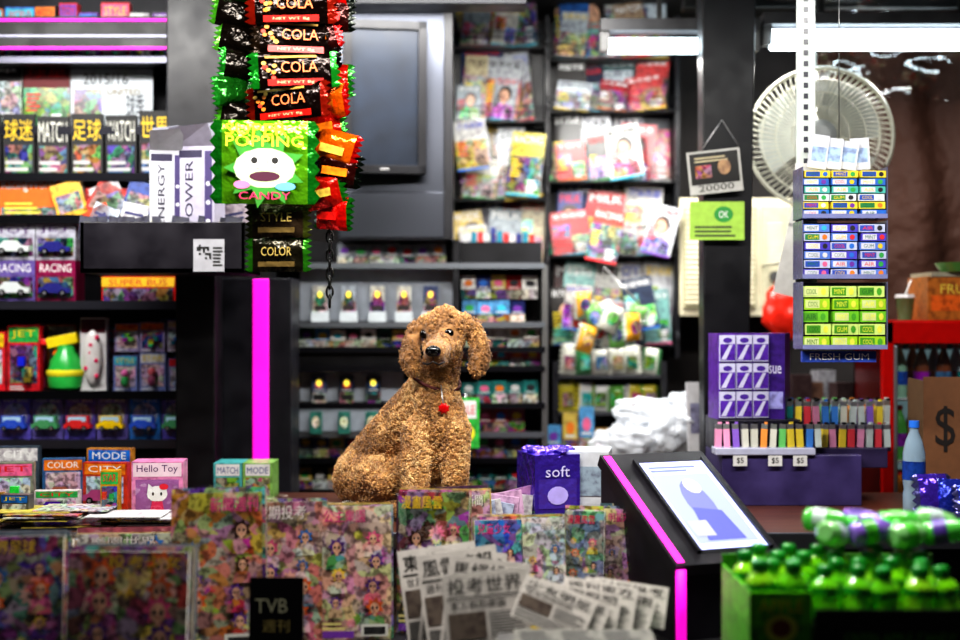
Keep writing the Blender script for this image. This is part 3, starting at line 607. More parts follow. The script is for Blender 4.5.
m=MB('hanging_paper'); M=T(P(784,295,4.1),0,0,.22); m.box(M,.07,.004,.27,(.85,.85,.83),'paper',0); m.rect(M,-.035,.21,.035,.22,-.003,(.6,.6,.6)); m.tube([M@Vector((0,0,.27)),(xx(812,4.1),4.1,2.72)],.0015,(.7,.7,.7)); m.build()
# AC
d=5.08
m=MB('air_conditioner'); ax=xx(677,d);bx=xx(792,d);z0=zz(316,d);z1=zz(198,d); C=(.86,.83,.72)
m.bb(ax,bx,d,5.42,z0,z1,C,'plastic'); m.bb(ax+.02,ax+.3,d-.02,d,z0+.03,z1-.03,(.7,.68,.56),'plastic')
for i in range(20): m.bb(ax+.03,ax+.29,d-.03,d-.018,z0+.045+i*.019,z0+.055+i*.019,C,'plastic')
m.bb(ax+.32,bx-.015,d-.015,d,z0+.03,z1-.03,(.7,.68,.58),'plastic')
for i in range(10): m.bb(ax+.34,bx-.04,d-.022,d-.014,z0+.2+i*.016,z0+.208+i*.016,C,'plastic')
for i in range(2): m.lathe(T((bx-.07,d-.015,z0+.08+i*.07))@Matrix.Rotation(math.pi/2,4,'X'),[(.022,0),(.02,.02)],(.3,.3,.3),'plastic')
m.build(.006)
# FAN
d=4.42; c=P(820,138,d); Mf=T(c,-.22)
m=MB('electric_fan'); Rr=.232; G=(.7,.7,.64)
def prof(t,front=True): return (-.075 if front else .07)*math.cos(t*math.pi/2)**.7 if t<1 else 0
for front in(True,False):
    nn=72
    for k in range(nn):
        a=2*math.pi*k/nn; pts=[]
        for t in(.22,.4,.6,.8,.93,1):
            pts.append(Mf@Vector((Rr*t*math.cos(a+(1-t)*.3),prof(t,front),Rr*t*math.sin(a+(1-t)*.3))))
        m.tube(pts,.0016,G,'plastic',4)
    for t in(.4,.62,.82): m.tube([Mf@Vector((Rr*t*math.cos(2*math.pi*i/40),prof(t,front),Rr*t*math.sin(2*math.pi*i/40))) for i in range(40)],.0022,G,'plastic',4,True)
m.tube([Mf@Vector((Rr*math.cos(2*math.pi*i/48),0,Rr*math.sin(2*math.pi*i/48))) for i in range(48)],.007,G,'plastic',6,True)
m.lathe(Mf@Matrix.Translation((0,-.07,0))@Matrix.Rotation(math.pi/2,4,'X'),[(.052,0),(.05,.012),(.03,.018)],(.6,.62,.62),'plastic',20)
m.lathe(Mf@Matrix.Translation((0,.19,0))@Matrix.Rotation(math.pi/2,4,'X'),[(.03,0),(.07,.02),(.075,.1),(.05,.13)],(.6,.6,.58),'plastic',20)
for k in range(3):
    a0=2*math.pi*k/3; vs=[];fs=[]
    for i in range(7):
        for j in range(5):
            a=a0+i/6*1.7; r=.04+j/4*.165*(1-.1*abs(i/3-1)); vs.append((r*math.cos(a),.03-.05*i/6,r*math.sin(a)))
    for i in range(6):
        for j in range(4): q=i*5+j; fs.append((q,q+1,q+6,q+5))
    m.add(vs,fs,(.62,.64,.62),'plastic',True,Mf)
p=Mf@Vector((0,.14,-.0)); m.tube([p,p+Vector((0,.05,.05)),p+Vector((0,.1,.3)),(p.x,p.y+.1,2.72)],.018,(.5,.5,.48),'plastic',10); m.box(T((p.x,p.y+.1,2.7)),.12,.12,.03,(.5,.5,.5),'plastic'); m.build()
# LAMPS: tubes in view, then added fill lamps out of frame
def tubelamp(x0,x1,y,z,st='emit12',nm='real_or_added_lamp',col=(.88,.96,1),r=.017):
    m=MB(nm); m.bb(x0,x1,y-.04,y+.04,z+.045,z+.085,(.3,.3,.31),'dark'); m.bb(x0,x0+.03,y-.025,y+.025,z-.02,z+.045,(.4,.4,.4),'plastic'); m.bb(x1-.03,x1,y-.025,y+.025,z-.02,z+.045,(.4,.4,.4),'plastic')
    m.tube([(x0+.03,y,z),(x1-.03,y,z)],r,col,st,10)
    for x in(x0+.2,x1-.2): m.bb(x-.008,x+.008,y-.008,y+.008,z+.085,2.72,(.2,.2,.2),'dark')
    m.build()
def area(x,y,z,sx,sy,pw,tx=0,ty=0,col=(1,.97,.92)):
    l=bpy.data.lights.new('lamp_or_fill_light','AREA'); l.shape='RECTANGLE'; l.size=sx; l.size_y=sy; l.energy=pw; l.color=col
    o=bpy.data.objects.new('lamp_or_fill_light',l); bpy.context.collection.objects.link(o); o.location=(x,y,z)
    v=Vector((tx,ty,-1)); o.rotation_euler=v.to_track_quat('-Z','Y').to_euler(); return o
yl=4.5; tubelamp(xx(600,yl),xx(758,yl),yl,zz(46,yl),'emit9',r=.026); tubelamp(xx(762,yl),xx(1020,yl),yl,zz(40,yl),'emit16',r=.034)
area(1.0,yl,2.37,1.3,.08,27,0,.1)
tubelamp(-.75,.35,4.2,2.6); area(-.2,4.2,2.55,1.2,.1,31,0,.45)  # added tube above the frame, general fill for the interior
tubelamp(-1.95,-.85,3.35,2.6); area(-1.35,3.35,2.55,1.1,.1,33,0,.6)  # added unseen tube to brighten the toy shelf
tubelamp(-.75,.65,2.6,2.6); area(-.1,2.6,2.55,1.3,.1,54,0,.25,(1,.94,.86))  # unseen front tube, added to light the dog and front magazines
tubelamp(.7,1.6,2.75,2.6); area(1.1,2.75,2.55,.9,.1,30,0,.0,(1,.97,.93))  # added out-of-frame tube brightening the front right goods
m=MB('brown_tarp'); vs=[];fs=[]; nx,nz=30,20
for k in range(nz+1):
    for i in range(nx+1):
        u=i/nx;v=k/nz; x=1.3+u*.87; z=1.5+v*1.15; vs.append((x,5.3+.03*math.sin(u*20+v*3)-.1*math.sin(v*3.1)*u+.03*noise.noise(Vector((u*4,v*4,0))),z))
for k in range(nz):
    for i in range(nx): q=k*(nx+1)+i; fs.append((q,q+1,q+nx+2,q+nx+1))
m.add(vs,fs,(.25,.14,.09),'cloth',True); m.build()
m=MB('plastic_sheet'); vs=[];fs=[]; nx,nz=24,14
for k in range(nz+1):
    for i in range(nx+1):
        u=i/nx;v=k/nz; vs.append((1.2+u*.75,4.85+.06*noise.noise(Vector((u*6,v*6,2)))-.15*v,2.3+v*.32+.08*noise.noise(Vector((u*3,1,5)))))
for k in range(nz):
    for i in range(nx): q=k*(nx+1)+i; fs.append((q,q+1,q+nx+2,q+nx+1))
m.add(vs,fs,(.75,.75,.75),'clear',True); m.tube([(1.2,4.7,2.6),(1.95,4.7,2.6)],.006,(.4,.4,.4)); m.build()
# ================================================================= HANGING GUM DISPLAY
d=3.62; s=d/F; cx=xx(842,d)
m=MB('gum_display')
px_=xx(813,d); m.bb(px_-.026,px_+.026,d+.08,d+.086,zz(170,d),2.72,(.75,.78,.77),'plastic')
for i in range(24): m.bb(px_-.006,px_+.006,d+.078,d+.081,zz(160,d)+i*.03,zz(160,d)+.014+i*.03,(.25,.25,.28),'plastic')
m.tube([(xx(845,d),d+.06,zz(165,d)),(xx(845,d),d+.06,2.72)],.0015,(.5,.5,.5))
m.bb(px_-.03,px_+.03,d+.075,d+.08,zz(350,d),zz(160,d),(.8,.8,.8),'plastic')
for t0,t1,pal in((168,219,[(.15,.4,.75),(.95,.85,.2),(.85,.88,.9),(.3,.7,.65)]),(221,279,[(.3,.25,.75),(.75,.78,.9),(.35,.5,.85)]),(282,349,[(.65,.85,.1),(.82,.92,.5),(.45,.78,.15)])):
    a,b=(800,884); zl=zz(t1,d); zh=zz(t0,d)
    m.bb(xx(a,d),xx(b,d),d-.03,d+.075,zl,zl+.004,(.55,.55,.65),'plastic'); m.bb(xx(a,d),xx(b,d),d+.069,d+.075,zl,zh,(.15,.15,.25),'plastic')
    for q in(a,b): m.bb(xx(q,d)-.0015,xx(q,d)+.0015,d-.03,d+.075,zl,zh,(.35,.35,.45),'plastic')
    rows_=6 if t0<280 else 5; hh=(zh-zl-.012)/rows_
    for col in range(3):
        wv=(b-a)*s/3-.006; xc=xx(a,d)+(col+.5)*(b-a)*s/3
        for r in range(rows_):
            c_=pal[(r+col*(t0!=168))%len(pal)] if t0!=282 else pal[(r)%3]
            M=T((xc+R.uniform(-.003,.003),d,zl+.005+r*hh),R.uniform(-.1,.1)); m.box(M,wv,.05,hh*.86,c_,'paper',0); m.rect(M,-wv*.45,hh*.12,wv*.1,hh*.75,-.0257,(.85,.85,.9) if sum(c_)<1.8 and t0!=282 else pick([(.15,.3,.7),(.1,.5,.25)] if t0!=282 else [(.3,.6,.1),(.85,.9,.6)])); m.text(M,pick(['MINT','GUM','AIR','COOL']),-wv*.15,hh*.43,wv*.4,hh*.4,-.0262,pick([(.9,.2,.2),(.95,.8,.1),(.1,.4,.25)] if t0!=282 else [(.1,.4,.1),(.95,.95,.3)])); m.disc(M,wv*.3,hh*.43,wv*.1,hh*.3,-.026,pick(BRIGHT if t0!=282 else [(.3,.65,.15),(.9,.9,.3)]),n=8)
    m.bb(xx(a,d),xx(b,d),d-.033,d-.03,zl,zl+.012,(.5,.52,.7),'plastic')
    m.rect(T((cx,d,zl)),-(b-a)*s/2,0,(b-a)*s/2,zh-zl,-.036,(1,1,1),'clear')
M=T((cx-.01,d-.0,zz(362,d))); m.box(M,.2,.02,.03,(.2,.3,.65),'print',0); m.text(M,'FRESH GUM',0,.015,.16,.018,-.011,(.95,.95,.95))
for i in range(4): M=T((xx(818+i*16,d),d+.02+.01*i,zz(168,d)),R.uniform(-.3,.3),0,R.uniform(-.15,.15)); m.box(M,.05,.012,R.uniform(.07,.1),(.75,.76,.8),'paper',0); m.rect(M,-.02,.02,.02,.06,-.0065,(.6,.7,.85),'print')
m.build()
# ================================================================= FRIDGE
d=4.25
m=MB('drinks_fridge'); ax=xx(880,d); bx=ax+.55; z1=zz(320,d); RD=(.65,.06,.05)
m.bb(ax,bx,d+.03,d+.28,0,.1,(.1,.1,.1),'dark'); m.bb(ax,ax+.02,d,d+.3,.1,z1,(.3,.06,.06),'plastic'); m.bb(bx-.03,bx,d,d+.3,.1,z1,RD,'plastic'); m.bb(ax,bx,d,d+.3,z1-.06,z1,RD,'plastic'); m.bb(ax,bx,d+.28,d+.3,.1,z1,(.25,.27,.27),'plastic'); m.bb(ax,bx,d,d+.3,.1,.3,RD,'plastic')
for x0_,x1_ in((ax,ax+.035),(bx-.035,bx)): m.bb(x0_,x1_,d-.03,d-.002,.25,z1-.005,(.75,.07,.06),'plastic')
m.bb(ax,bx,d-.03,d-.002,z1-.075,z1-.005,(.75,.07,.06),'plastic'); m.bb(ax+.035,ax+.047,d-.032,d-.003,.3,z1-.08,(.7,.72,.75),'metal')
for z in(.5,.8,1.04,1.24):
    m.bb(ax+.03,bx-.03,d+.04,d+.26,z,z+.008,(.8,.82,.85),'metal')
    hs_=.85 if z>1 else 1
    for i in range(6):
        for jj in range(2):
            M=T((ax+.09+i*.072,d+.09+jj*.09,z+.008))@Matrix.Scale(hs_,4); cc=pick([(.6,.8,.7),(.3,.65,.3),(.85,.5,.15),(.7,.75,.8),(.45,.25,.15)])
            m.lathe(M,[(.028,0),(.03,.02),(.03,.12),(.02,.155),(.011,.18),(.011,.19)],cc,'plastic',12); m.lathe(M@Matrix.Translation((0,0,.19)),[(.013,0),(.013,.016)],(.9,.2,.2),'plastic',10); m.lathe(M@Matrix.Translation((0,0,.05)),[(.0308,0),(.0308,.05)],vivid(),'print',12,caps=False)
m.bb(ax+.03,bx-.03,d+.27,d+.278,.35,z1-.1,(.55,.68,.7),'emit0.3'); m.rect(T((0,d-.01,0)),ax+.035,.3,bx-.035,z1-.07,0,(1,1,1),'clear'); m.build(.003)
m=MB('cardboard_carton'); M=T((xx(948,d+.15),d+.15,z1)); m.box(M,.2,.2,.14,(.7,.42,.18),'print',0); m.rect(M,-.09,.03,.09,.08,-.101,(.85,.4,.15),'print'); m.text(M,'FRUIT',0,.1,.12,.03,-.102,(.9,.8,.3)); m.box(M@Matrix.Translation((.02,0,.14)),.22,.21,.015,(.6,.58,.5),'paper',0); m.lathe(M@Matrix.Translation((.0,-.08,.155)),[(.05,0),(.07,.03)],(.3,.5,.25),'plastic',20); m.build()
m=MB('paper_cup'); M=T((xx(905,d+.1),d+.1,z1)); m.lathe(M,[(.022,0),(.03,.07),(.032,.072)],(.35,.45,.3),'plastic',16); m.lathe(M@Matrix.Translation((0,0,.072)),[(.033,0),(.03,.012)],(.85,.85,.85),'plastic',16); m.tube([M@Vector((0,0,.08)),M@Vector((.02,0,.13))],.003,(.9,.9,.9),'plastic'); m.build()
m=MB('red_bag'); d=4.7; m.ell(T(P(785,312,d)),.075,.05,.1,(.85,.18,.12),'plastic',30,20,.25,2.5,5); m.tube([P(775,285,d),P(785,262,d),P(795,285,d)],.006,(.9,.25,.15),'plastic'); m.tube([P(785,262,d),(xx(785,d),5.07,zz(262,d))],.004,(.5,.5,.5)); m.build()
m=MB('storage_crates'); d=4.6
m.bb(xx(748,d),xx(866,d),d,d+.3,0,zz(400,d),(.2,.15,.12),'wood')
for i in range(7): m.box(T((xx(762+i*14,d),d+.06+.03*(i%3),zz(400,d)),R.uniform(-.5,.5),0,0),.07,.05,R.uniform(.04,.1),pick([(.6,.6,.62),(.4,.3,.25),(.25,.2,.2),(.7,.7,.72),(.6,.2,.2)]),'print',0)
m.build()
# ================================================================= COUNTER RIGHT
m=MB('tissue_packs'); d=3.93; zt=zz(418,d); M=T((xx(738,d),d,zt),.12)
m.box(M,.15,.1,.25,(.38,.2,.62),'print',0)
for i in range(3):
    for j in range(3): m.box(M@Matrix.Translation((-.05+i*.05,-.053,.005+j*.082)),.046,.012,.076,(.78,.78,.9),'plastic',0); m.rect(M,-.072+i*.05,.008+j*.082,-.028+i*.05,.055+j*.082,-.0598,(.36,.2,.66),'print'); m.disc(M,-.05+i*.05,.066+j*.082,.014,.008,-.0596,(.3,.15,.6),n=8); m.poly(M,[(-.07+i*.05,.01+j*.082),(-.055+i*.05,.01+j*.082),(-.035+i*.05,.053+j*.082),(-.045+i*.05,.053+j*.082)],-.0602,(.8,.8,.92))
M2=T((xx(772,d+.02),d+.02,zt),-.35); m.box(M2,.09,.12,.25,(.25,.14,.48),'print',0); m.text(M2,'Tissue',0,.15,.07,.035,-.061,(.9,.9,1)); m.rect(M2,-.04,.03,.04,.08,-.061,(.6,.6,.85),'print'); m.build(.003)
m=MB('lighter_stand'); PU=(.28,.24,.44)
xa=xx(722,3.8); xb=xx(862,3.8)
m.bb(xa,xb,3.8,4.08,CT,zz(455,3.8),PU,'dark'); m.bb(xa-.02,xx(815,3.8),3.79,3.86,zz(455,3.8),zz(452,3.8)+.012,(.65,.66,.75),'plastic')
m.bb(xx(815,3.84),xx(888,3.84),3.84,4.08,zz(468,3.84),zz(448,3.84),(.28,.24,.4),'dark'); m.bb(xa,xx(790,4),3.86,4.08,zz(455,3.8),zt,(.15,.14,.2),'dark')
m.bb(xx(765,3.95),xx(886,3.95),3.9,4.08,zz(455,3.8),zz(424,3.92),(.2,.18,.3),'dark')
for px in(740,775,800): m.rect(T((xx(px,3.79),3.79,zz(466,3.79))),-.02,0,.02,.03,-.002,(.8,.8,.8)); m.text(T((xx(px,3.79),3.79,zz(466,3.79))),'$5',0,.015,.02,.018,-.003,(.1,.1,.1))
m.build(.003)
m=MB('cigarette_lighters')
def lighter(M,c):
    m.box(M,.018,.012,.052,c,'plastic',0); m.box(M@Matrix.Translation((0,0,.052)),.017,.011,.014,(.8,.8,.82),'metal',0); m.box(M@Matrix.Translation((.004,0,.066)),.009,.01,.006,pick([(.1,.1,.1),c]),'plastic',0)
LC=[(.9,.3,.35),(.3,.55,.9),(.45,.8,.45),(.95,.85,.3),(.9,.6,.75),(.8,.85,.85),(.55,.4,.8),(.2,.6,.6),(.85,.85,.8),(.95,.6,.3)]
for r,(a,b,y,z) in enumerate(((714,816,3.825,zz(452,3.8)+.012),(768,818,3.93,zz(424,3.92)),(822,884,3.93,zz(424,3.92)),(768,884,3.97,zz(424,3.92)+.0),(820,886,3.87,zz(448,3.84)),(768,884,4.02,zz(424,3.92)))):
    x=xx(a,y)
    while x<xx(b,y): lighter(T((x+.011,y,z),R.uniform(-.2,.2),0,R.uniform(-.06,.06)),pick(LC)); x+=.0262
m.build()
m=MB('water_bottle'); d=3.6; M=T((xx(914,d),d,CT)); m.lathe(M,[(.025,0),(.03,.01),(.03,.06),(.027,.075),(.03,.09),(.03,.17),(.022,.205),(.012,.23),(.012,.24)],(.6,.7,.78),'jelly',18); m.lathe(M@Matrix.Translation((0,0,.24)),[(.014,0),(.014,.018)],(.2,.45,.85),'plastic',14); m.lathe(M@Matrix.Translation((0,0,.1)),[(.0306,0),(.0306,.05)],(.12,.25,.55),'print',18,caps=False); m.build()
m=MB('cardboard_box'); d=3.78; M=T((xx(965,d),d,CT),-.1); h=zz(377,d)-CT; m.box(M,.23,.004,h,(.42,.28,.18),'paper',0); m.box(M@Matrix.Translation((0,.2,0)),.23,.004,h*.95,(.4,.3,.2),'paper',0)
for q in(-.113,.113): m.box(M@Matrix.Translation((q,.1,0)),.004,.2,h*.97,(.4,.3,.2),'paper',0)
m.box(M@Matrix.Translation((0,.1,0)),.23,.2,.004,(.4,.3,.2),'paper',0); m.text(M,'$',-.055,h*.6,.055,.13,-.004,(.1,.07,.06)); m.text(M,'10',.03,h*.6,.07,.11,-.004,(.1,.07,.06)); m.build()
m=MB('purple_snack_bag'); d=3.55
for i in range(4): M=T((xx(935+i*16,d),d-.03*i,CT),R.uniform(-.4,.2),.2); bag(m,M,.1,.12-.01*i,pick([(.3,.2,.7),(.15,.2,.6),(.5,.3,.8)]),(.3,.3,.5),.025)
m.build()
m=MB('tissue_roll_bag'); d=3.68; M=T((xx(548,d),d,CT),.3)
m.box(M,.13,.15,.165,(.32,.22,.75),'foil',0); m.rect(M,-.055,.02,.055,.1,-.0765,(.4,.3,.85),'foil'); m.text(M,'soft',0,.12,.07,.03,-.078,(.8,.78,.95)); m.disc(M,0,.055,.03,.025,-.078,(.7,.65,.95))
for i in range(9): m.ell(T((xx(548,d)+R.uniform(-.05,.05),d+R.uniform(-.05,.05),CT+.165)),.03,.03,.015,(.4,.3,.8),'foil',14,8,.5,4,i)
M=T((xx(587,d+.04),d+.04,CT),-.15); m.box(M,.13,.16,.17,(.75,.77,.8),'paper',0); m.rect(M,-.05,.05,.05,.13,-.082,(.55,.62,.68),'print'); m.build(.006)
m=MB('counter_snack_packs')
for i in range(7):
    px=478+i*7; d=3.5+i*.02; M=T((xx(px,d),d,CT),R.uniform(-.3,.3),0,R.uniform(-.25,.25)); m.box(M,.1,.01,R.uniform(.05,.075),pick([(.8,.65,.78),(.65,.7,.8),(.78,.78,.78),(.7,.5,.7)]),'print',0); lines(m,M,-.04,.04,.01,.05,-.006,3,(.5,.2,.6))
m.build()
# ================================================================= TERMINAL
TL=P(602,462,3.27)
u=Vector((.256,.10,.0)); uw=u.length; u.normalize()
v=Vector((.118,-.34,-.2)); v=(v-u*v.dot(u)); vh=v.length; v.normalize(); n=v.cross(u)
if n.z<0: n=-n
Mp=Matrix(((u.x,-n.x,-v.x,0),(u.y,-n.y,-v.y,0),(u.z,-n.z,-v.z,0),(0,0,0,1))); Mp.translation=TL+u*uw/2+v*vh
m=MB('touchscreen_kiosk')
m.box(Mp,uw*1.04,.03,vh*1.04,(.12,.11,.14),'dark',-.02*vh)
m.rect(Mp,-uw*.5,.0,-uw*.43,vh,-.017,MAG,'emit0.9')
sx0=-uw*.5+uw*.27; sx1=uw*.43
m.rect(Mp,sx0-.008,vh*.07,sx1+.008,vh*.93,-.0165,(.05,.05,.07),'dark')
m.rect(Mp,sx0,vh*.09,sx1,vh*.91,-.018,(.66,.7,.98),'emit0.6')
cx=(sx0+sx1)/2; m.rect(Mp,sx0+.012,vh*.14,sx1-.012,vh*.78,-.0185,(.5,.54,.85),'emit0.35'); m.disc(Mp,cx,vh*.5,.035,.09,-.019,(.36,.38,.68),'emit0.25'); m.disc(Mp,cx+.01,vh*.66,.022,.03,-.0195,(.62,.62,.85),'emit0.35'); m.poly(Mp,[(cx-.05,vh*.16),(cx+.05,vh*.16),(cx+.04,vh*.42),(cx-.03,vh*.46)],-.0192,(.28,.3,.6),'emit0.2'); m.rect(Mp,sx0+.02,vh*.2,cx-.02,vh*.34,-.0193,(.55,.56,.82),'emit0.35')
lines(m,Mp,sx0+.02,sx1-.02,vh*.81,vh*.88,-.019,2,(.4,.45,.7))
for w_ in((sx0-.008,sx0),(sx1,sx1+.008)): m.box(Mp@Matrix.Translation(((w_[0]+w_[1])/2,-.02,vh*.07)),.008,.01,vh*.86,(.15,.15,.18),'dark',0)
BL=TL+v*vh; BR=BL+u*uw; TR=TL+u*uw
o=-n*.012
pts=[BL+o,BR+o,TR+o,TL+o]; low=[Vector((p.x,p.y,SH)) for p in (BL+o,BR+o)]
low+= [Vector((TR.x,3.29,SH)),Vector((TL.x,3.29,SH))]
m.add([tuple(p) for p in pts+low],[(0,1,5,4),(1,2,6,5),(2,3,7,6),(3,0,4,7),(0,3,2,1),(4,5,6,7)],(.13,.12,.15),'dark')
m.tube([BL+u*.012+Vector((0,-.012,0)),Vector((BL.x+.012*u.x,BL.y-.012,SH))],.012,MAG,'emit0.9',8)
m.build()
# ================================================================= FRONT MAGAZINES
def mstack(name,L):
    mm=MB(name)
    for a,b,tp,d,rz,cols,title,film in L:
        w=(b-a)/F*d; h=zz(tp,d)-SH
        n_=R.choice([4,5,6])
        for k in range(n_-1,0,-1):
            mm.box(T((xx((a+b)/2,d)+R.uniform(-.006,.006),d+.014*k,SH),rz+R.uniform(-.03,.03),.12),w,.009,h*R.uniform(.97,1.03),pick([(.7,.67,.6),(.6,.3,.35),(.4,.45,.5),(.7,.6,.3),(.3,.18,.3)]),'art' if k%2 else 'print',0)
            if film and k==2: mm.rect(T((xx((a+b)/2,d),d+.014*k,SH),rz,.12),-w*.53,0,w*.53,h*1.05,-.006,(1,1,1),'clear')
        comic(mm,T((xx((a+b)/2,d),d,SH),rz,.12),w,h,.008,cols,title,film)
    return mm.build()
Y=(.85,.68,.2);PK=(.85,.45,.55);GN=(.35,.55,.25);PR=(.4,.22,.5);TE=(.2,.5,.5)
mstack('comic_books',[(-22,60,538,2.66,.1,[(.35,.22,.38),PK,(.3,.2,.3)],None,True),(64,186,553,2.6,-.05,[(.48,.28,.25),Y,PK],None,True),
 (252,322,503,2.93,.12,[(.65,.48,.35),TE,Y],None,True),(320,391,507,2.96,.06,[(.82,.66,.6),PK,GN],'公主樂園',True),
 (396,468,493,3.02,-.1,[(.34,.24,.18),Y,GN],'漫畫風雲',True)])
mstack('magazine_row',[(476,524,521,3.0,.15,[(.15,.32,.6),(.2,.3,.6),TE],None,False),(524,568,519,3.03,.2,[(.75,.75,.76),(.85,.85,.85),PK],None,True),(564,603,512,3.1,-.2,[(.48,.55,.52),GN,Y],None,True),(602,642,510,3.14,-.15,[(.7,.56,.6),PK,PR],None,True),(637,668,533,3.16,.1,[(.45,.28,.48),PK,Y],None,True)])
mstack('wrapped_weeklies',[(172,262,494,2.84,.2,[(.62,.45,.18),Y,(.7,.2,.15)],'新聞週刊',True),(440,496,492,3.12,.35,[(.65,.52,.56),PK,Y],None,True),(0,70,540,2.95,-.1,[(.7,.6,.25),Y,PK],None,True),(70,175,535,3.0,.1,[(.65,.62,.55),Y,GN],None,True)])
m=MB('shelf_label'); d=2.74; M=T((xx(276,d),d,SH),.0,.05); w=54/F*d; h=zz(578,d)-SH; m.box(M,w,.006,h,(.05,.05,.055),'plastic',0); m.text(M,'TVB',-.01,h*.68,w*.6,h*.16,-.005,(.6,.6,.5)); m.text(M,'週刊',0,h*.45,w*.5,h*.14,-.005,(.5,.45,.25)); m.build()
def paper_(mb,M,w,h,head,y=-.004):
    mb.box(M,w,.006,h,(.8,.78,.76),'paper',0); mb.text(M,head,0,h*.86,w*.88,h*.17,y,(.05,.05,.05)); mb.rect(M,-w*.46,h*.73,w*.46,h*.745,y,(.1,.1,.1))
    mb.text(M,pick(CJK)+pick(CJK)+pick(CJK),-w*.1,h*.66,w*.65,h*.09,y,(.12,.1,.1)); mb.rect(M,-w*.46,h*.3,-w*.02,h*.58,y,(.4,.36,.33),'print'); lines(mb,M,.02*w,w*.46,h*.3,h*.58,y,9,(.3,.3,.3)); lines(mb,M,-w*.46,w*.46,h*.04,h*.27,y,8,(.3,.3,.3))
m=MB('newspapers')
for i,(px,py,d,rz,ro,hd) in enumerate(((456,556,2.86,.1,-.12,'東方日新'),(466,560,2.82,0,.1,'日報新聞'),(478,560,2.78,.05,-.14,'風雲速報'),(488,570,2.73,.08,.12,'馬經投注'),(500,582,2.66,.1,-.08,'投考世界'))):
    w=.17; h=zz(py,d)-SH; paper_(m,T((xx(px-8,d),d,SH+.02),rz,.15,ro),w,h,hd)
m.build()
m=MB('newspaper_stack')
for i in range(18):
    w=R.uniform(.24,.28); x=xx(575,2.5)+R.uniform(-.04,.04)
    m.box(T((x,2.5+R.uniform(-.02,.02),SH+.004+i*.006),R.uniform(-.16,.16)),w,.2,.0045,pick([(.5,.49,.46),(.42,.42,.4),(.35,.35,.35),(.5,.4,.4)]),'print')
for k in range(3): lines(m,T((xx(575,2.5)-.1+k*.08,2.5,SH+.004+17*.006+.003),.05)@Matrix.Rotation(-math.pi/2,4,'X'),0,.07,-.08,.08,0,9,(.2,.2,.2))
for i in range(14):
    x=xx(440,2.42)+R.uniform(-.03,.03); m.box(T((x,2.42+R.uniform(-.02,.02),SH+.004+i*.006),R.uniform(-.2,.2)),.25,.2,.0045,pick([(.5,.5,.48),(.4,.4,.38)]),'print')
for i in range(6):
    M=T((xx(545+i*17,2.62),2.62+i*.012,SH+.1),-.1+R.uniform(-.1,.1),.35,R.uniform(.1,.4)); paper_(m,M,.15,.075+R.uniform(0,.015),pick(CJK)+pick(CJK))
m.build()
# ================================================================= GREEN CANDY BOTTLES
m=MB('candy_carton')
d=2.38; xa=xx(750,d); xb=xx(812,d); xc=xx(985,d); z1=zz(592,d)
m.bb(xa,xb,d,2.66,SH,z1-.06,(.3,.7,.12),'print'); m.bb(xa,xb,d,d+.004,z1-.06,z1,(.4,.85,.1),'print'); m.bb(xa,xa+.004,d,2.66,z1-.06,z1,(.4,.8,.2),'print')
m.bb(xb+.003,xc,d-.01,2.66,SH,z1-.06,(.1,.12,.1),'dark'); m.bb(xb+.003,xc,d-.01,d-.006,z1-.06,z1-.03,(.14,.16,.13),'dark'); m.bb(xa,xc,2.655,2.66,z1-.06,z1+.02,(.3,.6,.15),'print')
M=T((xa+.055,d,SH+.15)); m.text(M,'APPLE',0,.05,.08,.022,-.003,(.95,.9,.2)); m.disc(M,0,.01,.03,.025,-.003,(.85,.9,.3)); m.disc(M,0,.01,.018,.016,-.0035,(.5,.2,.1))
m.text(T(((xb+xc)/2,d-.01,z1-.07)),'GREEN APPLE CANDY',0,-.01,.2,.018,-.002,(.4,.8,.2)); m.build()
m=MB('candy_bottles'); zb=z1-.045
def cbottle(M):
    g=R.choice([(.55,.95,.12),(.48,.9,.14),(.65,.96,.18)])
    m.lathe(M,[(.018,0),(.025,.004),(.0275,.014),(.0275,.026),(.0235,.036),(.0265,.046),(.0265,.056),(.022,.066),(.013,.074),(.011,.078)],g,'jelly',16)
    m.lathe(M@Matrix.Translation((0,0,.077)),[(.0135,0),(.0145,.003),(.014,.016),(.009,.02)],(.1,.5,.15),'plastic',16)
    for a in range(12): m.box(M@Matrix.Rotation(a*math.pi/6,4,'Z')@Matrix.Translation((.0146,0,.086)),.0016,.002,.013,(.08,.42,.12),'plastic')
    m.lathe(M@Matrix.Translation((0,0,.044)),[(.0268,0),(.0272,.006),(.0268,.012)],(.12,.6,.15),'print',16,caps=False)
for r in range(4):
    for c_ in range(12):
        x=xa+.03+c_*.0565+(.027 if r%2 else 0)
        if x>xc-.03: continue
        cbottle(T((x,d+.04+r*.062,zb-.012+r*.003+(.012 if c_<2 and r==0 else 0)),R.uniform(0,3),R.uniform(-.12,.12),R.uniform(-.15,.15)))
for i in range(9):
    x=xa+.2+(i%5)*.072; M=T((x,d+.17+.05*(i//5),zb+.118+.015*(i//5)+R.uniform(0,.01)),R.uniform(-.9,.9))@Matrix.Rotation(math.pi/2+R.uniform(-.25,.25),4,'Y')
    cg=pick([(.6,.88,.55),(.4,.85,.35),(.8,.93,.85),(.6,.45,.88)])
    m.lathe(M@Matrix.Translation((0,0,-.05)),[(.015,0),(.023,.006),(.024,.05),(.021,.068),(.011,.085)],cg,'jelly',16); m.lathe(M@Matrix.Translation((0,0,.035)),[(.0135,0),(.0135,.018)],(.2,.75,.2),'plastic',12); m.lathe(M@Matrix.Translation((0,0,-.03)),[(.0245,0),(.0247,.026)],pick([(.7,.78,.75),(.3,.7,.2),(.35,.25,.6)]),'print',16,caps=False)
m.build()
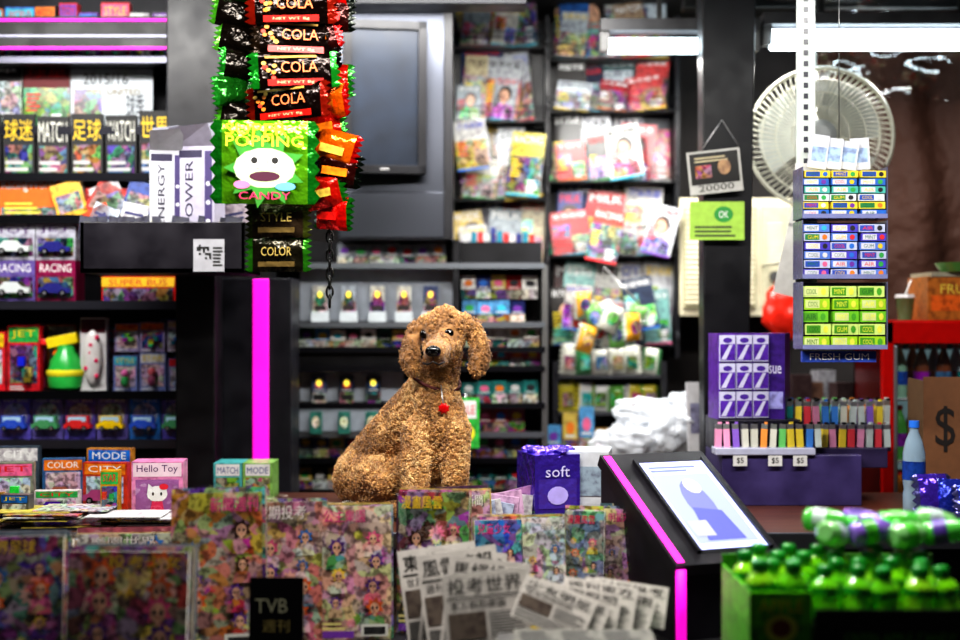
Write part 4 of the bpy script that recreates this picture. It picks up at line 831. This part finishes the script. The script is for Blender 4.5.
# ================================================================= DOG
bm=bmesh.new()
def sph(p,r):
    bmesh.ops.create_icosphere(bm,subdivisions=2,radius=r,matrix=Matrix.Translation(p))
def chain(L):
    for (p,r),(q,s2) in zip(L,L[1:]):
        p=Vector(p);q=Vector(q); n_=max(2,int((q-p).length/(min(r,s2)*.3)))
        for i in range(n_+1): t=i/n_; sph(p.lerp(q,t),r+(s2-r)*t)
chain([((-.325,3.76,1.06),.086),((-.265,3.70,1.125),.090),((-.195,3.63,1.21),.086),((-.145,3.585,1.28),.074),((-.112,3.555,1.345),.054),((-.095,3.53,1.41),.048)])
chain([((-.12,3.55,1.30),.064),((-.103,3.53,1.22),.072),((-.125,3.54,1.12),.062),((-.2,3.6,1.08),.065)])
chain([((-.07,3.50,1.21),.046),((-.066,3.475,1.12),.037),((-.062,3.46,1.03),.030),((-.062,3.455,.998),.029),((-.062,3.425,.994),.025)])
chain([((-.16,3.51,1.2),.048),((-.168,3.475,1.11),.038),((-.165,3.455,1.03),.030),((-.165,3.45,.998),.029),((-.165,3.42,.994),.025)])
chain([((-.325,3.70,1.06),.084),((-.27,3.6,1.075),.062),((-.255,3.565,1.06),.045)]); chain([((-.255,3.57,1.05),.042),((-.31,3.62,1.0),.028)]); chain([((-.31,3.62,.999),.027),((-.225,3.53,.994),.024)])
chain([((-.26,3.80,1.06),.078),((-.15,3.74,1.05),.05)]); chain([((-.15,3.74,1.04),.04),((-.2,3.78,1.0),.028)]); chain([((-.2,3.78,.998),.026),((-.1,3.70,.994),.023)])
chain([((-.345,3.83,1.03),.03),((-.36,3.9,1.0),.024),((-.28,3.95,.998),.018)])
sph(Vector((-.092,3.505,1.460)),.056); sph(Vector((-.092,3.505,1.494)),.044); sph(Vector((-.112,3.497,1.480)),.040); sph(Vector((-.072,3.50,1.480)),.040)
chain([((-.096,3.475,1.440),.040),((-.106,3.42,1.424),.034),((-.114,3.385,1.418),.030)])
chain([((-.098,3.46,1.422),.034),((-.110,3.40,1.402),.025)])
sph(Vector((-.125,3.462,1.430)),.023); sph(Vector((-.074,3.464,1.430)),.024)
chain([((-.048,3.515,1.498),.021),((-.020,3.51,1.478),.021),((-.003,3.505,1.44),.024),((-.001,3.50,1.40),.028),((-.008,3.495,1.376),.022)])
chain([((-.136,3.51,1.498),.019),((-.166,3.51,1.475),.020),((-.182,3.50,1.435),.023),((-.184,3.495,1.40),.026),((-.177,3.49,1.376),.02)])
me=bpy.data.meshes.new('dogbase'); bm.to_mesh(me); bm.free()
ob=bpy.data.objects.new('dogbase',me); bpy.context.collection.objects.link(ob)
r=ob.modifiers.new('r','REMESH'); r.mode='VOXEL'; r.voxel_size=.005
sm=ob.modifiers.new('s','SMOOTH'); sm.iterations=3; sm.factor=.5
dg=bpy.context.evaluated_depsgraph_get(); dg.update(); ev=ob.evaluated_get(dg); me2=ev.to_mesh()
V=[v.co.copy() for v in me2.vertices]; Fc=[tuple(p.vertices) for p in me2.polygons]; NV=[v.normal.copy() for v in me2.vertices]
ev.to_mesh_clear(); bpy.data.objects.remove(ob)
bvh=BVHTree.FromPolygons(V,Fc)
def surf(px,py):
    o=Vector((0,0,CZ)); dd=(P(px,py,3.5)-o).normalized(); h=bvh.ray_cast(o,dd); return h[0] if h[0] else P(px,py,3.5)
dog=MB('dog')
V2=[v+nv*(.004*noise.noise(v*80)) for v,nv in zip(V,NV)]
dog.add(V2,Fc,(.60,.43,.25),'fur',True)
eyes=[surf(424,334),surf(449,333)]
nose=Vector((-.118,3.357,1.421))
cum=[];tot=0
for f in Fc:
    a,b,c_=V[f[0]],V[f[1]],V[f[2]]; ar=(b-a).cross(c_-a).length*(2 if len(f)==4 else 1)/2
    tot+=ar; cum.append(tot)
NC=25000; RV=[];RF=[[],[],[],[]]
mats=[(.86,.66,.40),(.76,.55,.31),(.58,.41,.23),(.95,.79,.55)]
for k in range(NC):
    fi=bisect.bisect_left(cum,R.random()*tot); f=Fc[min(fi,len(Fc)-1)]
    a=V[f[0]];b=V[f[1]];c_=V[f[2]]; dq=V[f[-1]]; s_,t_=R.random(),R.random()
    p=a*(1-s_)*(1-t_)+b*s_*(1-t_)+c_*s_*t_+dq*(1-s_)*t_
    if p.z<.975: continue
    nn=(b-a).cross(c_-a)
    if nn.length<1e-9: continue
    nn.normalize()
    de=min((p-e).length for e in eyes); dn=(p-nose).length
    if de<.014 or dn<.02: continue
    face=dn<.075 or de<.030
    ear=(p.x>-.026 or p.x<-.158) and p.z>1.35 and p.y<3.56
    g=Vector((0,0,-1)); tg=(g-nn*g.dot(nn))
    rnd=Vector((R.uniform(-1,1),R.uniform(-1,1),R.uniform(-1,1)))
    ax_=(nn*(.7 if not face else .3)+tg*(1.6 if ear else .6)+rnd*.45).normalized()
    ln=R.uniform(.0055,.0095)*(.55 if face else 1.8 if ear else 1); rad=R.uniform(.0026,.0042)*(.42 if face else .7 if ear else 1); th=R.uniform(.0010,.0015)*(.7 if face else 1)
    u_=ax_.cross(Vector((.3,.5,.8))).normalized(); w_=ax_.cross(u_); ph=R.uniform(0,6.28); tw=R.choice([-1,1])*R.uniform(7,10)
    base=len(RV); NR=7
    pts=[p-nn*.002+ax_*(ln*i/(NR-1))+(u_*math.cos(ph+tw*i/(NR-1))+w_*math.sin(ph+tw*i/(NR-1)))*rad for i in range(NR)]
    for i,q in enumerate(pts):
        dd=(pts[min(i+1,NR-1)]-pts[max(i-1,0)]).normalized(); e1=dd.cross(nn)
        if e1.length<1e-6: e1=u_.copy()
        e1.normalize(); e2=dd.cross(e1); tr=th*(1 if i<NR-1 else .5)
        for j in range(3): aa=2.094*j; RV.append(q+(e1*math.cos(aa)+e2*math.sin(aa))*tr)
    nz=noise.noise(p*14)+R.uniform(-.4,.4)-(.25 if ear else 0)+(.12 if dn<.06 else 0)
    ci=0 if nz>.05 else 1 if nz>-.2 else 2
    if nz>.4: ci=3
    for i in range(NR-1):
        for j in range(3): j2=(j+1)%3; RF[ci].append((base+i*3+j,base+i*3+j2,base+(i+1)*3+j2,base+(i+1)*3+j))
b0=len(dog.V); dog.V.extend(RV); mi=dog.mk.index('fur')
for ci in range(4):
    c=mats[ci]; cl=(c[0]**2.2,c[1]**2.2,c[2]**2.2,1)
    for f in RF[ci]: dog.F.append(tuple(i+b0 for i in f)); dog.C.append(cl); dog.M.append(mi); dog.S.append(True)
for e in eyes:
    dog.ell(T(e+Vector((0,.002,0))),.0125,.0095,.0115,(.03,.02,.02),'gloss',16,10); dog.ell(T(e+Vector((.003,-.0075,.003))),.0018,.001,.0018,(1,1,1),'gloss',6,4)  # small white ellipsoid is a painted glint on each eye
dog.ell(T(nose,0,.1),.0205,.014,.0155,(.04,.035,.04),'gloss',18,12)
for q in(-1,1): dog.ell(T(nose+Vector((q*.008,-.011,-.002))),.004,.004,.003,(.0,.0,.0),'dark',8,6)
dog.tube([nose+Vector((0,-.004,-.012)),nose+Vector((0,0,-.024))],.0016,(.06,.03,.03),'dark',5)
dog.tube([nose+Vector((-.026,.022,-.030)),nose+Vector((-.013,.0,-.033)),nose+Vector((0,-.004,-.026)),nose+Vector((.013,.0,-.033)),nose+Vector((.028,.022,-.028))],.0028,(.08,.04,.035),'dark',5)
cc=Vector((-.118,3.555,1.345)); nd=Vector((.25,-.3,.75)).normalized(); uu=nd.cross(Vector((0,1,0))).normalized(); ww=nd.cross(uu)
dog.tube([cc+(uu*math.cos(2*math.pi*i/28)+ww*math.sin(2*math.pi*i/28))*.068 for i in range(28)],.005,(.3,.07,.07),'cloth',6,True)
tg=surf(444,408)+Vector((0,-.016,0)); M=T(tg)
dog.star(M,0,0,.017,0,(.85,.08,.1),8,'gloss'); dog.disc(M,0,.0,.008,.008,-.001,(.9,.8,.8),'metal',10); dog.ell(M,.013,.004,.013,(.8,.06,.08),'plastic',12,8)
top=surf(441,385)+Vector((0,-.010,0)); dog.tube([top,(top+tg)/2+Vector((0,-.006,0)),tg],.002,(.7,.7,.72),'metal',5)
dog.build()
# ================================================================= WORLD / CAMERA
w=bpy.data.worlds.new('World'); bpy.context.scene.world=w; w.use_nodes=True
w.node_tree.nodes['Background'].inputs[0].default_value=(.6,.55,.65,1); w.node_tree.nodes['Background'].inputs[1].default_value=.035
cam=bpy.data.cameras.new('Camera'); co=bpy.data.objects.new('Camera',cam); bpy.context.collection.objects.link(co)
co.location=(0,0,CZ); co.rotation_euler=(math.pi/2,0,0); cam.lens=50; cam.sensor_width=36
cam.dof.use_dof=True; cam.dof.focus_distance=3.46; cam.dof.aperture_fstop=1.25
bpy.context.scene.camera=co
vs_=bpy.context.scene.view_settings
vs_.view_transform='Standard'
try: vs_.look='Medium High Contrast'
except Exception as e: print(e)
vs_.exposure=0.0
